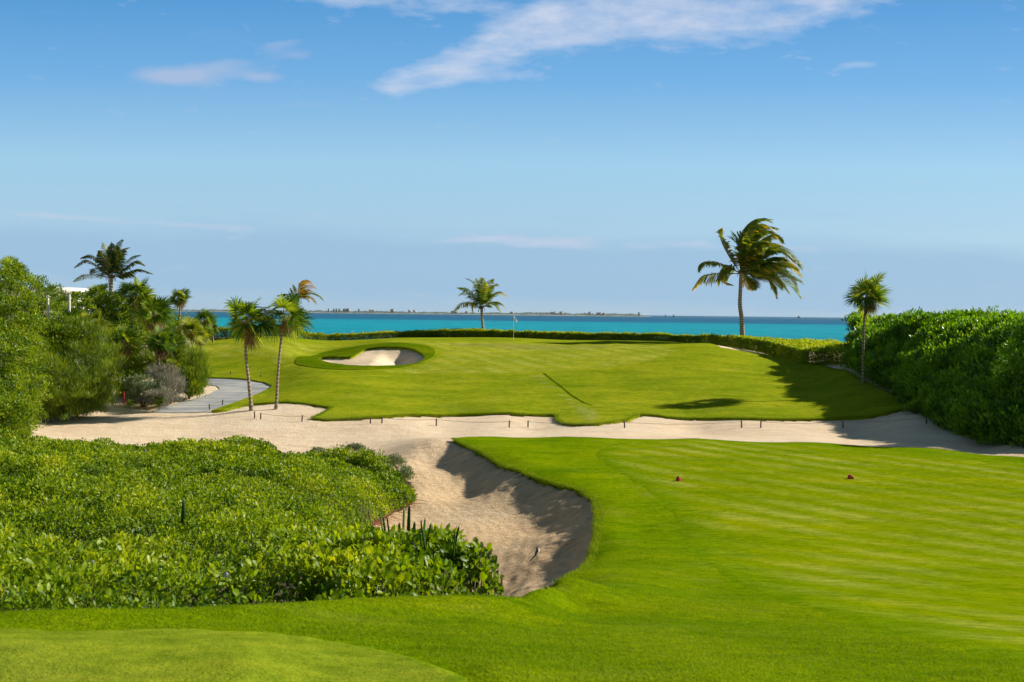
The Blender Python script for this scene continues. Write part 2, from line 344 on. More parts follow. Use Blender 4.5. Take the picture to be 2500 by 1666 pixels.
MAT['cloth'] = foliage('flag cloth', [(0,(.85,.85,.85)),(1,(.9,.9,.9))], .5, .8, .1, (1,1,1,1))
MAT['sword'] = foliage('sword leaves', [(0,(.02,.065,.008)),(.6,(.05,.13,.012)),(1,(.11,.2,.02))], .2, .35)
def bark(name, c, ring=9):
    m, nt, b = mat(name); p = pos(nt)
    w = nd(nt, 'ShaderNodeTexWave', wave_type='BANDS', bands_direction='Z'); w.inputs['Scale'].default_value = ring/6; w.inputs['Distortion'].default_value = 1.5; w.inputs['Detail'].default_value = 3
    lk(nt, p, w.inputs['Vector']); n = noise(nt, p, 14, 4)
    col = ramp(nt, math_(nt, 'ADD', math_(nt, 'MULTIPLY', w.outputs['Fac'], .4), math_(nt, 'MULTIPLY', n, .6)), [(.25, tuple(x*.5 for x in c)), (.5, c), (.75, tuple(x*1.5 for x in c))])
    lk(nt, col, b.inputs['Base Color']); b.inputs['Roughness'].default_value = .9; bump(nt, b, w.outputs['Fac'], .6, .03); return m
MAT['bark'] = bark('palm bark', (.27,.22,.16)); MAT['barkc'] = bark('coconut bark', (.34,.29,.22)); MAT['wood'] = bark('twig bark', (.14,.10,.06))
MAT['white'] = plain('white paint', (.78,.77,.74), .5, .05); MAT['red'] = plain('red paint', (.62,.03,.02), .5, .15)
MAT['tered'] = plain('marker red paint', (.62,.05,.05), .45, .2, 30)
MAT['stake'] = plain('stake wood', (.10,.075,.05), .8, .3); MAT['rope'] = plain('rope', (.17,.13,.09), .9)
# ------------------------------------------------------------------ ground sheets
def inside(poly, x, y):
    poly = np.asarray(poly); c = np.zeros(np.shape(x), bool); n = len(poly)
    for i in range(n):
        x1, y1 = poly[i]; x2, y2 = poly[(i+1) % n]
        if y1 == y2: continue
        k = ((y1 > y) != (y2 > y)) & (x < (x2-x1)*(y-y1)/(y2-y1)+x1); c ^= k
    return c
def smooth_poly(p, it=2):
    p = np.array(p, float)
    for _ in range(it):
        q = np.roll(p, -1, 0); p = np.stack([.75*p+.25*q, .25*p+.75*q], 1).reshape(-1, 2)
    return p
def dens(p, k=.012, jit=0.0, seed=0):
    out = []; n = len(p); k = k*(.5 if jit else 1)
    for i in range(n):
        a = p[i]; b = p[(i+1) % n]; L = np.hypot(*(b-a)); m = max(1, int(L/(k*max(4, np.hypot(*a)))))
        for j in range(m): out.append(a+(b-a)*j/m)
    out = np.array(out)
    if jit:
        out = out+np.stack([fbm(out[:,0]*3, out[:,1]*3, seed, 5), fbm(out[:,0]*3, out[:,1]*3, seed+5, 5)], 1)*jit
    return out
def segdist(poly, x, y, closed=True):
    poly = np.asarray(poly, float); best = np.full(np.shape(x), 1e9)
    n = len(poly)
    for i in range(n if closed else n-1):
        a = poly[i]; b = poly[(i+1) % n]; ab = b-a; t = np.clip(((x-a[0])*ab[0]+(y-a[1])*ab[1])/(ab@ab+1e-12), 0, 1)
        best = np.minimum(best, np.hypot(x-a[0]-t*ab[0], y-a[1]-t*ab[1]))
    return best
def zgrass(x, y): return G(x, y)+.012*fbm(x*2.3, y*2.3, 3)
def sheet(name, poly, mt, off, holes=(), skirt=.22, step=.02, jit=.10, zf=None, fade=0):
    poly = dens(np.asarray(poly), jit=jit, seed=1); hs = [dens(np.asarray(h), k=.006, jit=jit*.7, seed=9) for h in holes]
    r1 = np.hypot(poly[:,0], poly[:,1]).max(); r0 = 2.5
    rr = np.exp(np.arange(math.log(r0), math.log(r1+.1), step)); th = np.concatenate([np.arange(-.62, .62, step*.5), np.arange(.62, 2*PI-.62, .15)])
    X = (rr[:,None]*np.sin(th)[None]).ravel(); Y = (rr[:,None]*np.cos(th)[None]).ravel()
    k = (X > poly[:,0].min()) & (X < poly[:,0].max()) & (Y > poly[:,1].min()) & (Y < poly[:,1].max())
    X = X[k]; Y = Y[k]; k = inside(poly, X, Y)
    for h in hs: k &= ~inside(h, X, Y)
    X = X[k]; Y = Y[k]; R = np.hypot(X, Y)
    k = segdist(poly, X, Y) > .004*R
    for h in hs: k &= segdist(h, X, Y) > .004*R
    X = X[k]; Y = Y[k]
    vs = [Vector(v) for v in poly]; es = [(i, (i+1) % len(poly)) for i in range(len(poly))]
    for h in hs:
        b = len(vs); vs += [Vector(v) for v in h]; es += [(b+i, b+(i+1) % len(h)) for i in range(len(h))]
    vs += [Vector((a, b)) for a, b in zip(X, Y)]
    ov, oe, of, *_ = geometry.delaunay_2d_cdt(vs, es, [], 0, 1e-5, False)
    V2 = np.array([tuple(v) for v in ov]); T = np.array([f for f in of if len(f) == 3])
    c = V2[T].mean(1); k = inside(poly, c[:,0], c[:,1])
    for h in hs: k &= ~inside(h, c[:,0], c[:,1])
    T = T[k]
    Z = (zf or zgrass)(V2[:,0], V2[:,1])+off
    if fade:
        de = segdist(poly, V2[:,0], V2[:,1])
        for h in hs: de = np.minimum(de, segdist(h, V2[:,0], V2[:,1]))
        Z += .014-.034*(1-np.clip(de/min(.35, fade*.5), 0, 1))
    V = np.concatenate([V2, Z[:,None]], 1); mb = MB()
    fa = .5
    if fade:
        fa = segdist(poly, V2[:,0], V2[:,1])
        for h in hs: fa = np.minimum(fa, segdist(h, V2[:,0], V2[:,1]))
        fa = np.clip(fa/fade, 0, 1)
    mb.add(V, T, fa)
    if skirt:
        for lp in [poly]+hs:
            z = (zf or zgrass)(lp[:,0], lp[:,1])+off; n = len(lp)
            a = np.concatenate([lp, z[:,None]], 1); b = a-np.array([0,0,skirt]); i = np.arange(n); j = (i+1) % n
            mb.add(np.concatenate([a, b]), np.stack([i, j, j+n, i+n], 1))
    o = mb.build(name, mt); return struct(o), poly, hs
def drops(l, off=.07, dmin=3.0): return [drop(x, y, off, dmin) for x, y in l]
def w2(l): return [(W(*p).x, W(*p).y) for p in l]
BUNK = smooth_poly(drops([(776,873),(810,870),(850,873),(868,866),(885,853),(915,848),(960,847),(1000,849),(1022,857),(1038,869),(1035,880),(1010,889),(960,893),(900,894),(850,892),(800,885),(778,879)]), 2)
COL = smooth_poly(drops([(716,884),(739,869),(799,856),(873,845),(933,838),(992,838),(1037,842),(1064,854),(1064,866),(1043,881),(992,896),(918,903),(829,904),(769,899),(728,891)]), 2)
FW_F = [(695,980),(748,984),(813,994),(793,1005),(762,1020),(799,1024),(888,1019),(948,1015),(1007,1011),(1126,1010),(1275,1010),(1350,1010),(1360,1014),(1359,1022),(1372,1031),(1405,1036),(1453,1034),(1501,1028),(1534,1024),(1550,1014),(1566,1010),(1598,1012),(1631,1017),(1695,1020),(1792,1020),(1889,1021),(1986,1021),(2060,1020),(2123,1016),(2171,1005),(2203,997),(2212,989),(2197,978),(2171,959),(2123,938),(2091,921),(2044,903),(2012,895),(1996,887)]
FW_B = [(1889,867),(1760,848),(1663,837),(1500,834),(1340,831),(1067,828.5),(963,827),(684,823.5),(507,832),(454,840),(430,855),(415,885),(440,912)]
FW_P = [(504,920.6),(560,922),(601,925),(645,932),(664,940),(655,949),(614,967),(561,986),(515,1002),(550,998),(588,988),(640,983)]
FWP = np.array(drops(FW_F)+drops(FW_B[:2])+[(x, y+.3) for x, y in w2([(1663,837,2.42),(1560,835,2.41),(1380,831.5,2.4),(1200,830,2.4),(1010,828,2.4),(830,824,2.36),(684,824,2.36),(600,827,2.45),(505,832,2.62)])]+drops(FW_B[-4:])+drops(FW_P))
fw, FWB, FWH = sheet('rough_grass', FWP, MAT['rough'], .06, [BUNK])
APR = smooth_poly(drops([(504,876),(600,873),(657,873),(650,885),(672,902),(720,909),(829,912),(978,914),(1150,914),(1326,912),(1469,902),(1566,890),(1631,876),(1663,861),(1660,850),(1600,842),(1450,838.5),(1253,835),(1000,832),(684,827),(507,838),(470,846),(475,862)]), 1)
sheet('fairway', APR, MAT['fairway'], .0665, [COL], skirt=0, jit=.14, fade=.8)
GRN = smooth_poly(drops([(1075,846),(1186,851),(1275,858),(1380,857),(1469,852),(1580,850),(1665,848),(1600,842.6),(1450,840),(1253,836.5),(1080,835)]), 2)
sheet('putting_green', GRN, MAT['green'], .074, skirt=0, jit=.14, fade=.8)
sheet('bunker_collar', COL, MAT['collar'], .085, [BUNK], skirt=.12)
STR = smooth_poly(drops([(1275,917),(1328,913),(1344,927),(1392,966),(1440,992),(1475,1008),(1480,1020),(1455,1028),(1425,1030),(1405,1022),(1400,1005),(1372,982),(1316,940)]), 1)
sheet('mown_strip', STR, MAT['strip'], .0665, skirt=0, jit=.14, fade=.3)
def ribbon(name, pts, w, mt, off, px=True):
    p = np.array(drops(pts)) if px else np.array(pts); t = np.gradient(p, axis=0); t /= np.linalg.norm(t, axis=1)[:,None]
    pf = []
    for i in range(len(p)-1):
        for k in np.linspace(0, 1, 9)[:-1]: pf.append(p[i]*(1-k)+p[i+1]*k)
    p = np.array(pf); t = np.gradient(p, axis=0); t /= np.linalg.norm(t, axis=1)[:,None]; s = np.stack([-t[:,1], t[:,0]], 1)*w/2
    s *= (1+.5*fbm(p[:,0]*3, p[:,1]*3))[:,None]
    a = p+s; b = p-s; n = len(p); V = np.concatenate([np.c_[a, zgrass(*a.T)+off], np.c_[b, zgrass(*b.T)+off]])
    i = np.arange(n-1); return struct(mesh(name, V, np.stack([i, i+1, i+1+n, i+n], 1), mt))
ribbon('drain_seam', [(1328,911),(1345,925),(1370,944),(1397,966),(1425,983),(1450,991)], .09, MAT['collar'], .082)
# tee complex
NP = [(-14,6.5),(-30,5),(-30,-15),(40,-15),(40,30)]
TEEP = w2([(x,y,h) for x,y,h in LIP]) + [(W(*c).x, W(*c).y+.05) for c in CREST[::-1]] + NP + drops([(3000,1165),(2500,1115),(2300,1096),(2000,1080),(1700,1070),(1400,1066),(1200,1065),(1130,1067)])
teeg, TEEB, _ = sheet('tee_grass', TEEP, MAT['teegrass'], .06, skirt=.2)
TB = smooth_poly(drops([(1462,1092),(1438,1108),(1473,1140),(1547,1183),(1615,1235),(1643,1289),(1664,1337),(1728,1400),(1834,1454),(2047,1512),(2312,1581),(2500,1634),(2900,1700),(3000,1300),(2900,1160),(2500,1130),(2047,1088),(1781,1076),(1516,1075)]), 2)
sheet('tee_box', TB, MAT['tee'], .0645, skirt=0, jit=.14, fade=1.6)
NT = smooth_poly(drops([(-400,1545),(0,1535),(265,1533),(531,1536),(743,1551),(903,1573),(1009,1594),(1115,1628),(1168,1660),(1200,1700),(1220,1900)], dmin=1.5)+[(.2,1),(-1,-3),(-8,-3),(-9,3)], 1)
sheet('near_tee', NT, MAT['neartee'], .0645, skirt=0, jit=.05, fade=.18)
# cart path, sand island lies inside the bend
PTH = drops([(375,1006),(400,1006.5),(507,1004.5),(561,987),(614,968),(660,949),(668,939),(645,931),(601,924),(560,921),(504,919.5),(420,924),(330,935),(330,945),(420,938),(494,936),(529,941.5),(537,948),(507,963),(454,979),(400,991),(370,1003)], .0)
zs = lambda x, y: G(x, y)
sheet('cart_path', PTH, MAT['path'], -.02, skirt=.1, zf=zs, jit=.02)
sheet('dry_grass', smooth_poly(drops([(250,990),(300,978),(360,980),(400,975),(440,972),(452,977),(400,990),(370,1000),(320,996)], 0), 1), MAT['dry'], -.03, zf=zs, jit=.2, skirt=.05)
# sand: everything else lies on it
def sand():
    rr = np.concatenate([np.exp(np.arange(math.log(1.2), math.log(13), .03)), np.exp(np.arange(math.log(13), math.log(46), .0045)), np.exp(np.arange(math.log(46), math.log(80), .006)), np.exp(np.arange(math.log(80), math.log(230), .015))])
    th = np.concatenate([np.arange(-.56, .56, .0028), np.arange(.56, 2*PI-.56, .12)])
    X = (rr[:,None]*np.sin(th)[None]); Y = (rr[:,None]*np.cos(th)[None]); sh = X.shape
    X = X.ravel(); Y = Y.ravel(); Z = G(X, Y)-.05
    # micro relief
    near = np.clip((46-np.hypot(X, Y))/10, 0, 1)
    lip = np.array(w2([(x,y,h) for x,y,h in LIP])); dl = np.full(X.shape, 9.); k = (np.hypot(X, Y) > 12) & (np.hypot(X, Y) < 46)
    dl[k] = segdist(lip, X[k], Y[k], False); bank = np.exp(-(dl/1.6)**2)
    Z += (.05*fbm(X*.35, Y*.35, 2)+.02*fbm(X*1.7, Y*1.7, 4))*np.clip(1.3-bank, 0, 1)
    an = np.arctan2(Y-29, X+2.5); Z += near*(.012*fbm(X*4, Y*4, 8, 3)*(.5+bank)+bank*.10*fbm(an*18, dl*.8, 8, 4)+bank*.055*fbm(X*5, Y*5, 18, 4))
    # rake furrows that curve with the bunker edge
    Z += near*.006*np.sin(dl*20+3*fbm(X*.8,Y*.8,5))*np.clip(1-bank*.6, 0, 1)
    # greenside bunker bowl
    k = inside(BUNK, X, Y); d = np.zeros(X.shape); d[k] = segdist(BUNK, X[k], Y[k])
    cx, cy = BUNK.mean(0); s = np.clip(d/1.6, 0, 1); east = np.clip((X-(cx+.2))/1.5, 0, 1)
    Z -= k*(.05+(.16+.75*east)*s*s*(3-2*s))
    ins = inside(FWB, X, Y) & ~k; Z -= ins*.1
    ins = inside(TEEB, X, Y); Z -= ins*.1
    V = np.stack([X, Y, Z], 1); n, m = sh
    i = np.arange(n-1)[:,None]*m; j = np.arange(m)[None]; q = (j+1) % m
    T = np.stack([i+j, i+q, i+m+q, i+m+j], -1).reshape(-1, 4)[:, ::-1]
    V = np.concatenate([V, [[0,0,6.2]]]); 
    o = mesh('ground_sand', V, T, MAT['sand'])
    return struct(o)
sand()
# ------------------------------------------------------------------ sea and far shore
def sea_mat():
    m, nt, b = mat('sea'); p = pos(nt)
    s = nd(nt, 'ShaderNodeSeparateXYZ'); lk(nt, p, s.inputs[0])
    wob = noise(nt, mapping(nt, p, (.002,.004,1)), 1.0, 5, .65)
    y = math_(nt, 'MULTIPLY', s.outputs[1], 1/6000.)
    yy = math_(nt, 'MULTIPLY', y, math_(nt, 'ADD', math_(nt, 'MULTIPLY', wob, .35), .83))
    c = ramp(nt, yy, [(0,(.03,.20,.24)),(.048,(.02,.19,.25)),(.062,(.0,.28,.37)),(.11,(.0,.31,.40)),(.17,(.0,.28,.39)),(.195,(.003,.13,.25)),(.4,(.006,.11,.22)),(.9,(.015,.12,.22))])
    n = noise(nt, mapping(nt, p, (.04,.012,1)), 1.0, 6, .7)
    c = mixc(nt, .5, c, ramp(nt, n, [(.33,(.45,.66,.75)),(.5,(1,1,1)),(.68,(1.6,1.25,1.15))]), 'MULTIPLY')
    caps = noise(nt, mapping(nt, p, (.10,.035,1)), 1.0, 3, .7)
    c = mixc(nt, ramp(nt, caps, [(.68,(0,0,0)),(.73,(1,1,1))]), c, (.6,.65,.65,1))
    lk(nt, c, b.inputs['Base Color']); b.inputs['Roughness'].default_value = .55; b.inputs['Specular IOR Level'].default_value = .08; b.inputs['IOR'].default_value = 1.33
    bump(nt, b, noise(nt, mapping(nt, p, (.25,.08,1)), 1.0, 5, .6), .8, 1.5); return m
ys = [-300,60,110,150,200,300,500,800,1200,2000,4000,8000,20000,80000]; xs = [-80000,-20000,-5000,-1000,-200,0,200,1000,5000,20000,80000]
V = [(x,y,0.0) for y in ys for x in xs]; nx = len(xs)
T = [(i*nx+j, i*nx+j+1, (i+1)*nx+j+1, (i+1)*nx+j) for i in range(len(ys)-1) for j in range(nx-1)]
struct(mesh('sea_water', V, T, sea_mat()))
def far_land():
    Y0 = 6000; px = np.linspace(380, 1590, 900); n = len(px)
    prof = np.interp(px, [380,440,600,800,1000,1250,1300,1360,1400,1450,1540,1575,1590], [5,7,8,9,8,8,10,11,8,9,9,5,.3])
    prof = prof*(1+.35*fbm(px*.06, px*0, 3)+.3*vnoise(px*.6, px*0, 9))*.72
    rows = [(0,0.0),(30,.12),(80,.45),(160,.9),(260,1.0),(420,.9),(700,0)]
    V = []
    for dy, k in rows:
        for i in range(n):
            x = ray(px[i], 770).x*(Y0+dy); V.append((x, Y0+dy+20*fbm(np.array([px[i]*.05]), np.array([dy*.1]))[0], -.4+prof[i]*k*Y0/F+2.5*k*vnoise(np.array([px[i]*.9]), np.array([dy*1.]), 3)[0]))
    T = [(i*n+j, i*n+j+1, (i+1)*n+j+1, (i+1)*n+j) for i in range(len(rows)-1) for j in range(n-1)]
    m, nt, b = mat('far shore'); p = pos(nt); s = nd(nt, 'ShaderNodeSeparateXYZ'); lk(nt, p, s.inputs[0])
    nn = noise(nt, mapping(nt, p, (.02,.02,.08)), 1, 5, .7)
    c = ramp(nt, math_(nt, 'ADD', math_(nt, 'MULTIPLY', s.outputs[2], .03), math_(nt, 'MULTIPLY', math_(nt, 'SUBTRACT', nn, .5), .5)), [(.02,(.42,.38,.27)),(.10,(.10,.14,.09)),(.4,(.05,.09,.07)),(.8,(.04,.08,.07))])
    lk(nt, c, b.inputs['Base Color']); b.inputs['Roughness'].default_value = .9
    struct(mesh('far_shore_land', V, T, m, smooth=False))
far_land()
MAT['farwhite'] = plain('far plaster', (.5,.49,.46), .7, .1, .05); MAT['farwin'] = plain('far glass', (.08,.1,.13), .3); MAT['farroof'] = plain('far roof', (.45,.33,.27), .8)
FB = [(803,4,.0),(842,9,.0),(850,9,.0),(905,9,3),(912,7,3),(958,10,0),(1000,8,2),(1012,8,2),(1110,18,0),(1140,10,1),(1250,10,1),(1352,16,0),(1370,8,0),(1440,7,0),(1463,14,0),(1475,8,1),(1560,6,0)]
for i, (px, wpx, tk) in enumerate(FB):
    w = wpx*6150/F; b0 = at(px, 770, 6080); Hh = 14 if wpx < 12 else 11
    b0.z = 9 if px > 1100 else 12
    nm = 'water_tank' if tk else 'far_building'
    lab = ('small pale tank on the far shore, ' if tk else 'white building on the far shore, ')
    where = ['right of the yellow palm','above the pale beach','beside the casuarinas, wider block','with a domed top, left of a pair','with a domed top, right of a pair','low block left of the domed pair','left one of the middle skyline pair','right one of the middle skyline pair','left of the middle coconut palm','half hidden by the middle coconut palm','right of the middle coconut palm, above the flag','long grey block on the wooded rise','short block at the right of the long grey block','low one between the rise and the point','pinkish tower block near the point','beside the pinkish tower block','last one before the point'][i]
    t = thing(nm, b0, lab+where, 'tank' if tk else 'building', 'tiny buildings on the far shore')
    mb = MB()
    if tk:
        mb.tube([b0, b0+Vector((0,0,7)), b0+Vector((0,0,9)), b0+Vector((0,0,11.5)), b0+Vector((0,0,12.5))], [w/2, w/2, w/2, w*.36, w*.1], 14); mb.build('tank_shell', MAT['farwhite'], t)
    else:
        mb.box(b0+Vector((0,0,Hh/2-2)), (w, 14, Hh+4)); mb.box(b0+Vector((w*.2,2,Hh+3)), (w*.3, 6, 3)); mb.build('wall', MAT['farwhite'], t)
        r = MB(); r.box(b0+Vector((0,0,Hh+.8)), (w+1.2, 15.2, 1.2)); r.build('roof', MAT['farroof'], t)
        for s in range(max(1, int(w/9))):
            q = MB(); q.box(b0+Vector((-w/2+4+s*9, -7.1, Hh*.6)), (3.5, .3, 4)); q.build('window', MAT['farwin'], t)
# casuarinas on the far shore near the beach
for i, px in enumerate([815,821,828,848,876,958,1618]):
    if px > 1600: continue
    b0 = at(px, 770, 6060); b0.z = 9; t = thing('casuarina_tree', b0, 'dark conical tree on the far shore, '+['first from the left','second from the left','third from the left','between the white buildings','just above the beach end','alone on the middle skyline'][i], 'tree', 'dark trees on the far shore')
    m = MB(); m.tube([b0-Vector((0,0,5)), b0+Vector((0,0,12))], [1.5, .6], 6); m.build('trunk', MAT['wood'], t)
    m = MB(); n = 500; u = R0.random(n); a = R0.random(n)*2*PI; rad = (1-u)**.7*5*R0.random(n)**.4
    Pp = np.stack([b0.x+np.cos(a)*rad, b0.y+np.sin(a)*rad, b0.z+3+u*15], 1)
    put(m, LEAF4, Pp, rdir(n)+[0,0,.6], rdir(n), 3.2, 1.4, R0.random(n)*.4); m.build('crown', MAT['right'], t)
def ship(px, py, d, s, label):
    b0 = at(px, py, d); b0.z = 0; t = thing('ship', b0, label, 'ship'); m = MB()
    L = 26*s; V = [(-L/2,-3,2),(L/2*.8,-3,2),(L/2,0,2.4),(L/2*.8,3,2),(-L/2,3,2),(-L/2,-3,7),(L/2*.9,-3.4,7.5),(L/2*1.15,0,9),(L/2*.9,3.4,7.5),(-L/2,3,7)]
    V = [(b0.x+x, b0.y+y, z-2) for x, y, z in V]; m.add(V[:10], [[0,1,6,5],[1,2,7,6],[2,3,8,7],[3,4,9,8],[4,0,5,9],[5,6,7,8]]); m.add([V[5],V[8],V[9]], [[0,1,2]]); m.build('hull', MAT['farwin'], t)
    m = MB(); m.box(b0+Vector((-L*.1,0,8)), (L*.35,5,6)); m.box(b0+Vector((-L*.1,0,12.5)), (L*.2,4,3)); m.build('cabin', MAT['farwin'], t)
    m = MB(); m.tube([b0+Vector((0,0,13)), b0+Vector((0,0,21))], [.7,.3], 6); m.build('mast', MAT['farwin'], t)
ship(1951, 774, 5600, 1.0, 'tiny dark ship on the horizon right of the big coconut palm')
ship(1625, 771, 5600, .35, 'tiny dark boat on the horizon just past the far point')
ship(1645, 771, 5600, .6, 'tiny dark boat on the horizon, further right of the far point')
# ------------------------------------------------------------------ vegetation
def limbs(parent, base, tips, r=.05, name='branches', mt='wood'):
    m = MB()
    for t in tips:
        t = Vector(t); mid = base.lerp(t, .5)+Vector((random.uniform(-.2,.2), random.uniform(-.2,.2), (t-base).length*.06))
        m.tube([base, mid, t], [r, r*.6, r*.15], 5)
    return m.build(name, MAT[mt], parent)
def clumps(mb, cen, rad, nper, L, Wr=.55, up=.35, tpl=LEAF4, out=.6, spread=.5, flat=1.0, inner=.35):
    m = len(cen); n = m*nper; idx = np.repeat(np.arange(m), nper)
    d = rdir(n); d[:,2] = np.where(d[:,2] < -.3, -d[:,2], d[:,2])
    q = R0.random(n)**inner
    Pp = cen[idx]+d*np.array([1,1,flat])*(rad[idx]*q)[:,None]
    D = d*out+np.array([0,0,up])+rdir(n)*spread; N = np.array([0,0,1.])+rdir(n)*.8
    ct = R0.random(m)
    ln = L*(.7+.6*R0.random(n))
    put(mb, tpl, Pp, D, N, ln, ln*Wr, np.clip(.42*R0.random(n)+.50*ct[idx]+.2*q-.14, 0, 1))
def bush(name, label, cat, lobes, kind, L, nc, nper, cr, base=None, group=None, Wr=.55, up=.35, tpl=LEAF4, spread=.5, fill=.4, mt2=None, out=.6):
    cs = []; rs = []; tot = sum(l[3]*l[4] for l in lobes)
    lob = []
    for (px, py, d, rx, ry) in lobes:
        c = at(px, py, d); k = d/F; lob.append((np.array(c), np.array([rx*k, (rx+ry)*.5*k*1.1, ry*k]), rx*ry/tot))
    for c, r, f in lob:
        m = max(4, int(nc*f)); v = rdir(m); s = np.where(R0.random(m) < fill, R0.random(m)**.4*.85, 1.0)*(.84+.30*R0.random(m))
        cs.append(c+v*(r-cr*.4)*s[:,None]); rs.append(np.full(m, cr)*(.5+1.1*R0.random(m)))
    cs = np.concatenate(cs); rs = np.concatenate(rs); gz = G(cs[:,0], cs[:,1])
    if cat == 'bush':
        k = R0.random(len(cs)) < .28; e = cs[k].copy(); cm = cs.mean(0); e[:,:2] = cm[:2]+(e[:,:2]-cm[:2])*.9; e[:,2] = gz[k]+.1+(e[:,2]-gz[k])*R0.random(k.sum())*.7; cs = np.concatenate([cs, e]); rs = np.concatenate([rs, rs[k]]); gz = G(cs[:,0], cs[:,1])
    k = cs[:,2] > gz-.1; cs = cs[k]; rs = rs[k]
    b = lob[0][0]; base = Vector((b[0], b[1], g1(b[0], b[1])-.05)) if base is None else base
    t = thing(name, base, label, cat, group); m = MB(); clumps(m, cs, rs, nper, L, Wr, up, tpl, spread=spread, out=out)
    m.build('foliage', MAT[kind], t)
    if mt2:
        m = MB(); s = R0.random(len(cs)) < mt2[1]; clumps(m, cs[s], rs[s]*1.1, max(3, nper//3), L, Wr, up, tpl); m.build(mt2[2], MAT[mt2[0]], t)
    tips = [tuple(x) for x in cs[R0.choice(len(cs), min(22, len(cs)), replace=False)]]
    limbs(t, base, tips[:12], .035); return t
# --- low shrub mass in front
SH = np.array([tuple(W(*p)) for p in SHR]); SQ = warp(SH[:,0], SH[:,1])
Am = -phi(((SQ[:,None]-SQ[None])**2).sum(-1)); nS = len(SH); Aa = np.zeros((nS+3,nS+3)); Aa[:nS,:nS] = Am+np.eye(nS)*.01; Aa[:nS,nS] = 1; Aa[:nS,nS+1:] = SQ; Aa[nS,:nS] = 1; Aa[nS+1:,:nS] = SQ.T
SW = np.linalg.solve(Aa, np.concatenate([SH[:,2],[0,0,0]]))
def canopy(x, y):
    out = np.empty(len(x))
    for i in range(0, len(x), 50000):
        q = warp(x[i:i+50000], y[i:i+50000]); d = ((q[:,None]-SQ[None])**2).sum(-1); out[i:i+50000] = -phi(d)@SW[:nS]+SW[nS]+q@SW[nS+1:]
    return out
crest2 = [(W(*c).x, W(*c).y+.55) for c in CREST[:-1]]
MIDP = np.array(crest2[:-1]+w2([(1060,1448,2.75),(880,1420,2.6),(850,1310,3.05),(870,1285,4.9),(900,1272,5.3),(960,1235,5.55),(1015,1218,5.6),(1008,1180,5.3),(985,1145,5.2),(900,1118,5.15),(840,1118,5.1),(760,1108,5.0),(690,1098,4.95),(650,1078,4.9),(550,1084,4.85),(420,1088,4.75),(240,1085,4.6),(200,1070,4.5),(80,1068,4.4),(-100,1070,4.4),(-500,1100,4.0)]))
NEARP = np.array(w2([(640,1465,2.28),(860,1452,2.4),(1000,1446,2.55),(1120,1440,2.75),(1262,1425,3.0),(1272,1345,2.55),(1245,1315,2.45),(1130,1285,2.5),(1000,1278,2.6),(870,1284,2.7),(800,1320,2.75),(740,1370,2.6)]))
def sample(poly, n_per_m2, wfun=None):
    lo = poly.min(0); hi = poly.max(0); A_ = (hi-lo).prod(); n = int(A_*n_per_m2)
    x = lo[0]+R0.random(n)*(hi[0]-lo[0]); y = lo[1]+R0.random(n)*(hi[1]-lo[1]); k = inside(poly, x, y)
    if wfun is not None: k &= R0.random(n) < wfun(x, y)
    return x[k], y[k]
def mass(poly, name, label, mt, dn, L, tplfun, lift=0.0, amp=.22, split=14, edge=.5, cat='shrubs', kind='stuff'):
    x, y = sample(poly, dn); r = np.hypot(x, y)
    e = np.clip(segdist(poly, x, y)/edge, 0, 1); e = e*(2-e)
    lump = fbm(x*.8, y*.8, 21, 3)*amp+fbm(x*3.2, y*3.2, 5, 3)*amp*.55
    for (hx, hy_, hh, hr, hd) in ((665,1432,2.45,.55,.5),(120,1205,3.4,.9,.35),(345,1135,4.1,1.3,.4),(185,1300,3.0,.7,.35),(880,1225,4.4,1.0,.3),(470,1225,3.4,.6,.3)):
        hp = W(hx, hy_, hh); lump = lump-hd*np.exp(-((x-hp.x)**2+(y-hp.y)**2)/hr**2)
    top = canopy(x, y)+lift+lump; gz = G(x, y); top = np.maximum(gz+.12, gz+(top-gz)*(.25+.75*e))
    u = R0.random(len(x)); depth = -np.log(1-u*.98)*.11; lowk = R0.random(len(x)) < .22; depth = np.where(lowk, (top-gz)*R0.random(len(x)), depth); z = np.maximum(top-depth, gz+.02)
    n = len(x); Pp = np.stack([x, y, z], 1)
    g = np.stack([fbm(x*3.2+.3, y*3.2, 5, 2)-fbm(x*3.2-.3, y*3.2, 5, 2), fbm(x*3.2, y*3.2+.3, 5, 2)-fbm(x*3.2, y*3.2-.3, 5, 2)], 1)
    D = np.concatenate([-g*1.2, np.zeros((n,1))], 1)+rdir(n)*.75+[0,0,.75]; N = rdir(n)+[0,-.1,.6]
    tone = np.clip(.5*R0.random(n)+.5*(fbm(x*.5, y*.5, 40, 3)*.6+.5)+.8*np.clip(lump,-.35,.3)-depth*.5, 0, 1)  # leaves in hollows and deep inside coloured darker to paint the shaded gaps
    t = thing(name, (float(x.mean()), float(y.mean()), float(gz.mean())), label, cat); t['kind'] = kind
    ln = L*(.45+1.0*R0.random(n)**1.3)*np.clip(.75+r*.02, .85, 1.6)*(1+.2*np.clip((15-r)/5, 0, 1)*(L < .08))*(1+.35*fbm(x*1.1, y*1.1, 77, 2))
    for nm, k, tp in (('near_leaves', r < split, LEAF8), ('leaves', r >= split, LEAF4)):
        if k.sum() == 0: continue
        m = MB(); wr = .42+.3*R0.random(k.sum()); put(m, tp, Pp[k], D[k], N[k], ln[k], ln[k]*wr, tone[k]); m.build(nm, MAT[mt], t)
    return t, x, y, top
fall = None
sheet('shrub_bed_soil', MIDP, MAT['soil'], -.02, skirt=0, zf=G, jit=.15, step=.04)
sheet('shrub_bed_litter', NEARP, MAT['soil'], .0, skirt=0, zf=G, jit=.1, step=.04)
t1, sx, sy, st = mass(MIDP, 'low_shrubs', 'broad bed of low yellow-green shrubs between the near grass and the sand', 'scaev', 1150, .058, None, amp=.42)
